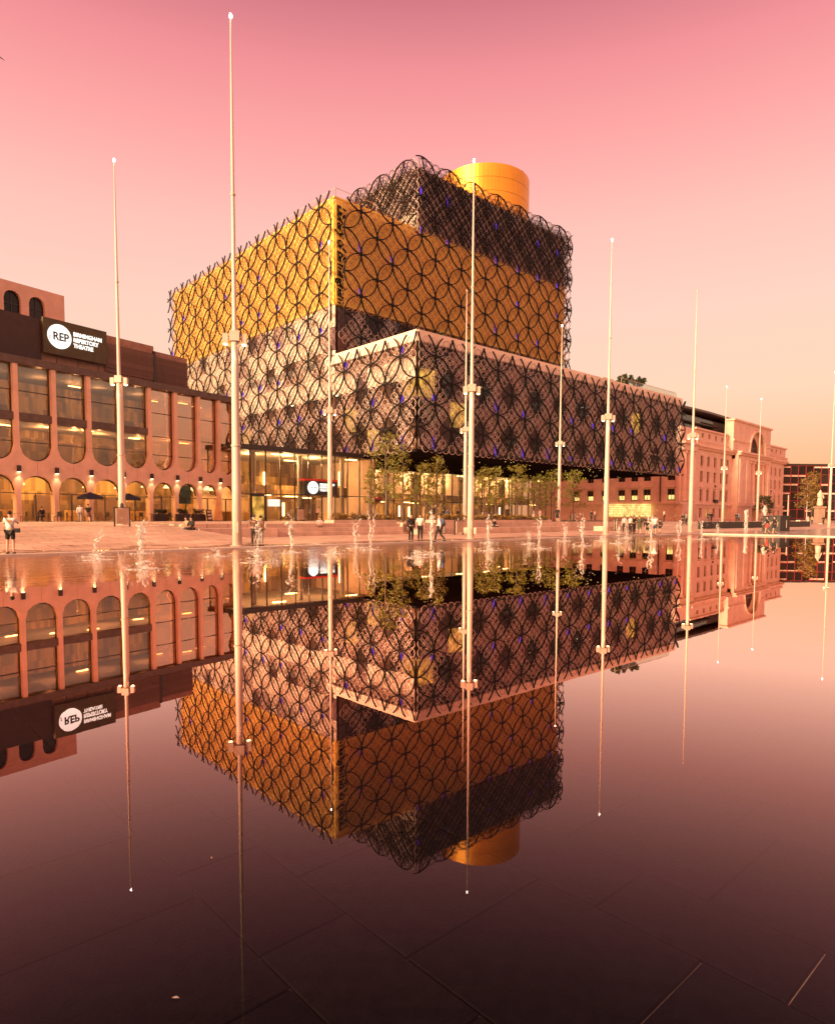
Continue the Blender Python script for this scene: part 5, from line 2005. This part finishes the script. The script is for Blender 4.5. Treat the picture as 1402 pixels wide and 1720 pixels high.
P(W(-36.3, -17.35, PZ), LYAW + PI / 2 + .5, 'person in black leaning beside the bench end', 'sit', 'black', 'black', sleeves='long', seat=.62)
P(G(427, 917), .3, 'child in brown wet clothes standing at the water edge, left of two', 'phone', 'brown', 'black', sleeves='long', h=.93)
P(G(438, 917), -.5, 'child in brown top standing at the water edge, right of two', 'stand', 'brown', 'grey', sleeves='long', h=.90)
P(W(-25.0, -15.9, PZ + .2), LYAW + 2.6, 'person in pink seated on the granite steps', 'sit', 'pink', 'brown', hair='hair_brown', seat=.44)
P(T(532, 7.2), -1.4, 'person in pale pink shirt leaning by the theatre doors', 'lean', 'pink', 'black', sleeves='long')
P(W(-13.9, -18.5, PZ), LYAW + 2.9, 'person in dark jacket seated on the short granite bench block', 'sit', 'black', 'grey', sleeves='long', hair='hair_brown', seat=.5)
p = G(690, 910.5)
P(p, -2.6, 'person in black standing with a brown bag on the shoulder', 'stand', 'black', 'black', sleeves='long', hair='hair_brown')
b = empty('shoulder_bag', (p.x - .30, p.y - .10, PZ + .62), .4)
tag(b, 'brown square shoulder bag carried by the person in black', 'bag')
MB().box(-.2, .2, -.09, .09, 0, .42).build('pouch', 'cloth_brown', b)
MB().box(-.21, .21, -.1, .1, .423, .45).build('flap', 'cloth_brown', b)
MB().tube([(0, 0, .44), (.06, .05, .62), (.16, .1, .78)], .014, 5).build('strap', 'cloth_brown', b)
p = G(705.5, 908.5)
P(p, PI, 'person in white shirt with backpack straps standing between the other two', 'stand', 'white', 'black', sleeves='short')
p = G(738, 911)
P(p, 1.2, 'person in white shirt and black trousers walking with a backpack', 'walk', 'white', 'black', sleeves='long', hair='hair_brown')
b = empty('backpack', (p.x + .20, p.y - .06, PZ + .98), 1.2)
tag(b, 'dark blue backpack on the walking person', 'backpack')
MB().ball((0, 0, .22), .16, .11, .25, 10, 8).build('pack', 'cloth_blue', b, True)
MB().ball((0, -.09, .12), .11, .06, .12, 8, 6).build('pocket', 'cloth_black', b, True)
P(W(-6.1, -18.0, PZ + .0), LYAW + 3.3, 'person in dark coat seated on the wide low granite bench', 'sit', 'black', 'black', sleeves='long', hair='hair_brown', seat=.55)
for px, v, f, kw in ((744, 6.5, 2.0, dict(label='person in black coat before the glass hall doors, left of three', top='black', bottom='black', coat=True, sleeves='long')),
                     (751, 6.2, 3.5, dict(label='person in dark blue before the glass hall doors, middle of three', top='blue', bottom='black', sleeves='long', hair='hair_brown')),
                     (768, 6.0, 1.0, dict(label='person in dark clothes with bag before the glass hall, right of three', top='black', bottom='denim', sleeves='long')),
                     (895, 0.0, 2.2, dict(label='person in pink skirt under the young trees', top='grey', bottom='pink', skirt=True, longhair=True)),
                     (906, -1.0, 3.5, dict(label='person in pale dress under the young trees', top='pink', bottom='cream', skirt=True, hair='hair_brown')),
                     (935, -11.6, 3.0, dict(label='large person in long black coat standing by the planted bed', top='black', bottom='black', coat=True, skirt=True, sleeves='long', h=1.06)),
                     (958, 2.0, 2.0, dict(label='person in red top far along the glass hall', top='red', bottom='black')),
                     (992, -2.0, 2.0, dict(label='person in black far along the hall near the waterside mast', top='black', bottom='black', sleeves='long')),
                     (998, -3.0, 4.0, dict(label='person in pink top far along the hall near the waterside mast', top='pink', bottom='denim'))):
    lab = kw.pop('label')
    P(T(px, v), f, lab, 'stand', **kw)
for px, py, f, pose, kw in ((1048, 894.5, 2.4, 'stand', dict(label='person in pale pink shirt at the left edge of the crowd', top='pink', bottom='black', sleeves='long')),
                            (1058, 896, 2.0, 'stand', dict(label='person in white shirt and black trousers in the crowd', top='white', bottom='black')),
                            (1064, 896.5, 3.6, 'phone', dict(label='person in black jacket over white shirt in the crowd', top='black', bottom='black', sleeves='long', hair='hair_brown')),
                            (1073, 898, 2.9, 'walk', dict(label='person in long olive coat walking in the crowd', top='olive', bottom='olive', coat=True, skirt=True, sleeves='long')),
                            (1087, 901, 3.1, 'stand', dict(label='child in black jacket with bare legs at the pool corner', top='black', bottom='black', short=True, h=.78)),
                            (1099, 900, 2.7, 'walk', dict(label='person in white top and patterned shorts beside the jet', top='white', bottom='denim', short=True)),
                            (1108, 896.5, 2.3, 'walk', dict(label='child in dark coat with bare legs, right of the patterned shorts', top='black', bottom='black', short=True, sleeves='long', h=.8)),
                            (1288, 897.5, 1.6, 'walk', dict(label='person in black top and red skirt walking left of another', top='black', bottom='red', skirt=True, longhair=True)),
                            (1300, 898, 1.8, 'walk', dict(label='person in black dress walking near the black equipment box', top='black', bottom='black', skirt=True, longhair=True))):
    lab = kw.pop('label')
    P(G(px, py), f, lab, pose, **kw)
for px, v, f, kw in ((1082, -17.0, 2.9, dict(label='person in black hooded coat behind the crowd', top='black', bottom='black', sleeves='long')),
                     (1114, -14.0, 1.0, dict(label='person in white top seated before the stone offices', top='white', bottom='black')),
                     (1146, -15.0, 2.6, dict(label='person in black left of the waterside mast, first of a pair', top='black', bottom='black', sleeves='long')),
                     (1151, -14.6, 3.4, dict(label='person in black left of the waterside mast, second of a pair', top='grey', bottom='black', sleeves='long', hair='hair_brown')),
                     (1188, -9.0, 2.8, dict(label='dark silhouette of a person before the lit door of the offices', top='black', bottom='black', sleeves='long')),
                     (1193, -9.0, 3.5, dict(label='second dark person close beside the silhouette before the lit door', top='black', bottom='denim', sleeves='long')),
                     (1235, -10.0, 3.0, dict(label='person in black suit with white shirt front before the columns', top='black', bottom='black', sleeves='long', coat=True)),
                     (1239, -10.3, 2.6, dict(label='person in dark blue beside the black suit', top='blue', bottom='black', sleeves='long')),
                     (1278, -13.0, 2.6, dict(label='person in dark red coat behind the low fence', top='brown', bottom='black', sleeves='long', coat=True)),
                     (1309, -22.5, 2.6, dict(label='person in grey standing at the equipment box', top='grey', bottom='black', sleeves='long')),
                     (1355, -17.0, 3.0, dict(label='person in pale pink by the statue', top='pink', bottom='cream')),
                     (1362, -17.5, 2.8, dict(label='person in yellow-brown top by the statue', top='khaki', bottom='denim')),
                     (1381, -17.5, 3.2, dict(label='person in black right of the statue', top='black', bottom='black', sleeves='long'))):
    lab = kw.pop('label')
    zz = PZ if v < -22 else (PZ + (TZ - .1 - PZ) * (v + 22) / 13 if v < -9 else TZ - .1)
    if px < 1120:
        zz = PZ if v < -16.4 else TZ
        if -16.6 < v < -15.5:
            zz = TZ
    P(T(px, v, zz), f, lab, 'stand', **kw)

# ------------------------------------------------------------------ statue on its pedestal
p0 = on_line(1374, -13)
st = empty('statue', (p0.x, p0.y, TZ - .40), .1)
st.scale = (1.25, 1.25, 1.25)
tag(st, 'robed stone figure on a tall brown pedestal before the black glass block', 'statue')
MB().box(-1.0, 1.0, -1.0, 1.0, 0, .35).box(-.8, .8, -.8, .8, .353, .7).box(-.6, .6, -.6, .6, .703, 2.6).box(-.75, .75, -.75, .75, 2.603, 2.9).build('pedestal', 'pedestal', st)
fv = [Vector(q) for q in ((0, 0, 2.85), (0, 0, 3.5), (0, 0, 4.2), (0, 0, 4.75), (0, 0, 5.2), (0, -.02, 5.55), (0, -.04, 5.8),
                          (-.36, 0, 5.1), (-.5, -.15, 4.6), (-.3, -.4, 4.5), (.36, 0, 5.1), (.5, -.1, 4.6), (.4, -.4, 4.3))]
skinned('figure', fv, [(0, 1), (1, 2), (2, 3), (3, 4), (4, 5), (5, 6), (4, 7), (7, 8), (8, 9), (4, 10), (10, 11), (11, 12)],
        [(.62, .6), (.52, .5), (.42, .38), (.34, .28), (.34, .26), .12, .17, .15, .12, .09, .15, .12, .09], 'statue', st, 0, 2)

# ------------------------------------------------------------------ birds
def bird(loc, s, rz, lab):
    e = empty('bird', loc, rz)
    e.scale = (s, s, s)
    tag(e, lab, 'bird')
    m = MB()
    m.tube([(0, -.28, 0), (0, -.15, .0), (0, .05, .02), (0, .2, .05), (0, .28, .06)], [.01, .05, .075, .05, .02], 8)
    b = m.build('body', 'hair_dark', e, True)
    for q in (-1, 1):
        w = MB()
        pts = [(.05, .08, .03), (.05, -.1, .03), (.35, -.06, .22), (.38, .1, .24), (.72, -.05, .10)]
        w.add([(x * q, y, z) for x, y, z in pts] + [(x * q, y, z + .012) for x, y, z in pts],
              [(0, 1, 2, 3), (3, 2, 4), (8, 7, 6, 5), (9, 7, 8)])
        w.build('wing', 'hair_dark', e)
    MB().add([(-.05, -.25, 0), (.05, -.25, 0), (.08, -.42, 0), (-.08, -.42, 0), (0, -.3, .02)], [(0, 1, 2, 3), (0, 1, 4)]).build('tail', 'hair_dark', e)
bird((-12.55, 20, 14.95), .6, .9, 'dark bird flying high over the theatre roof')
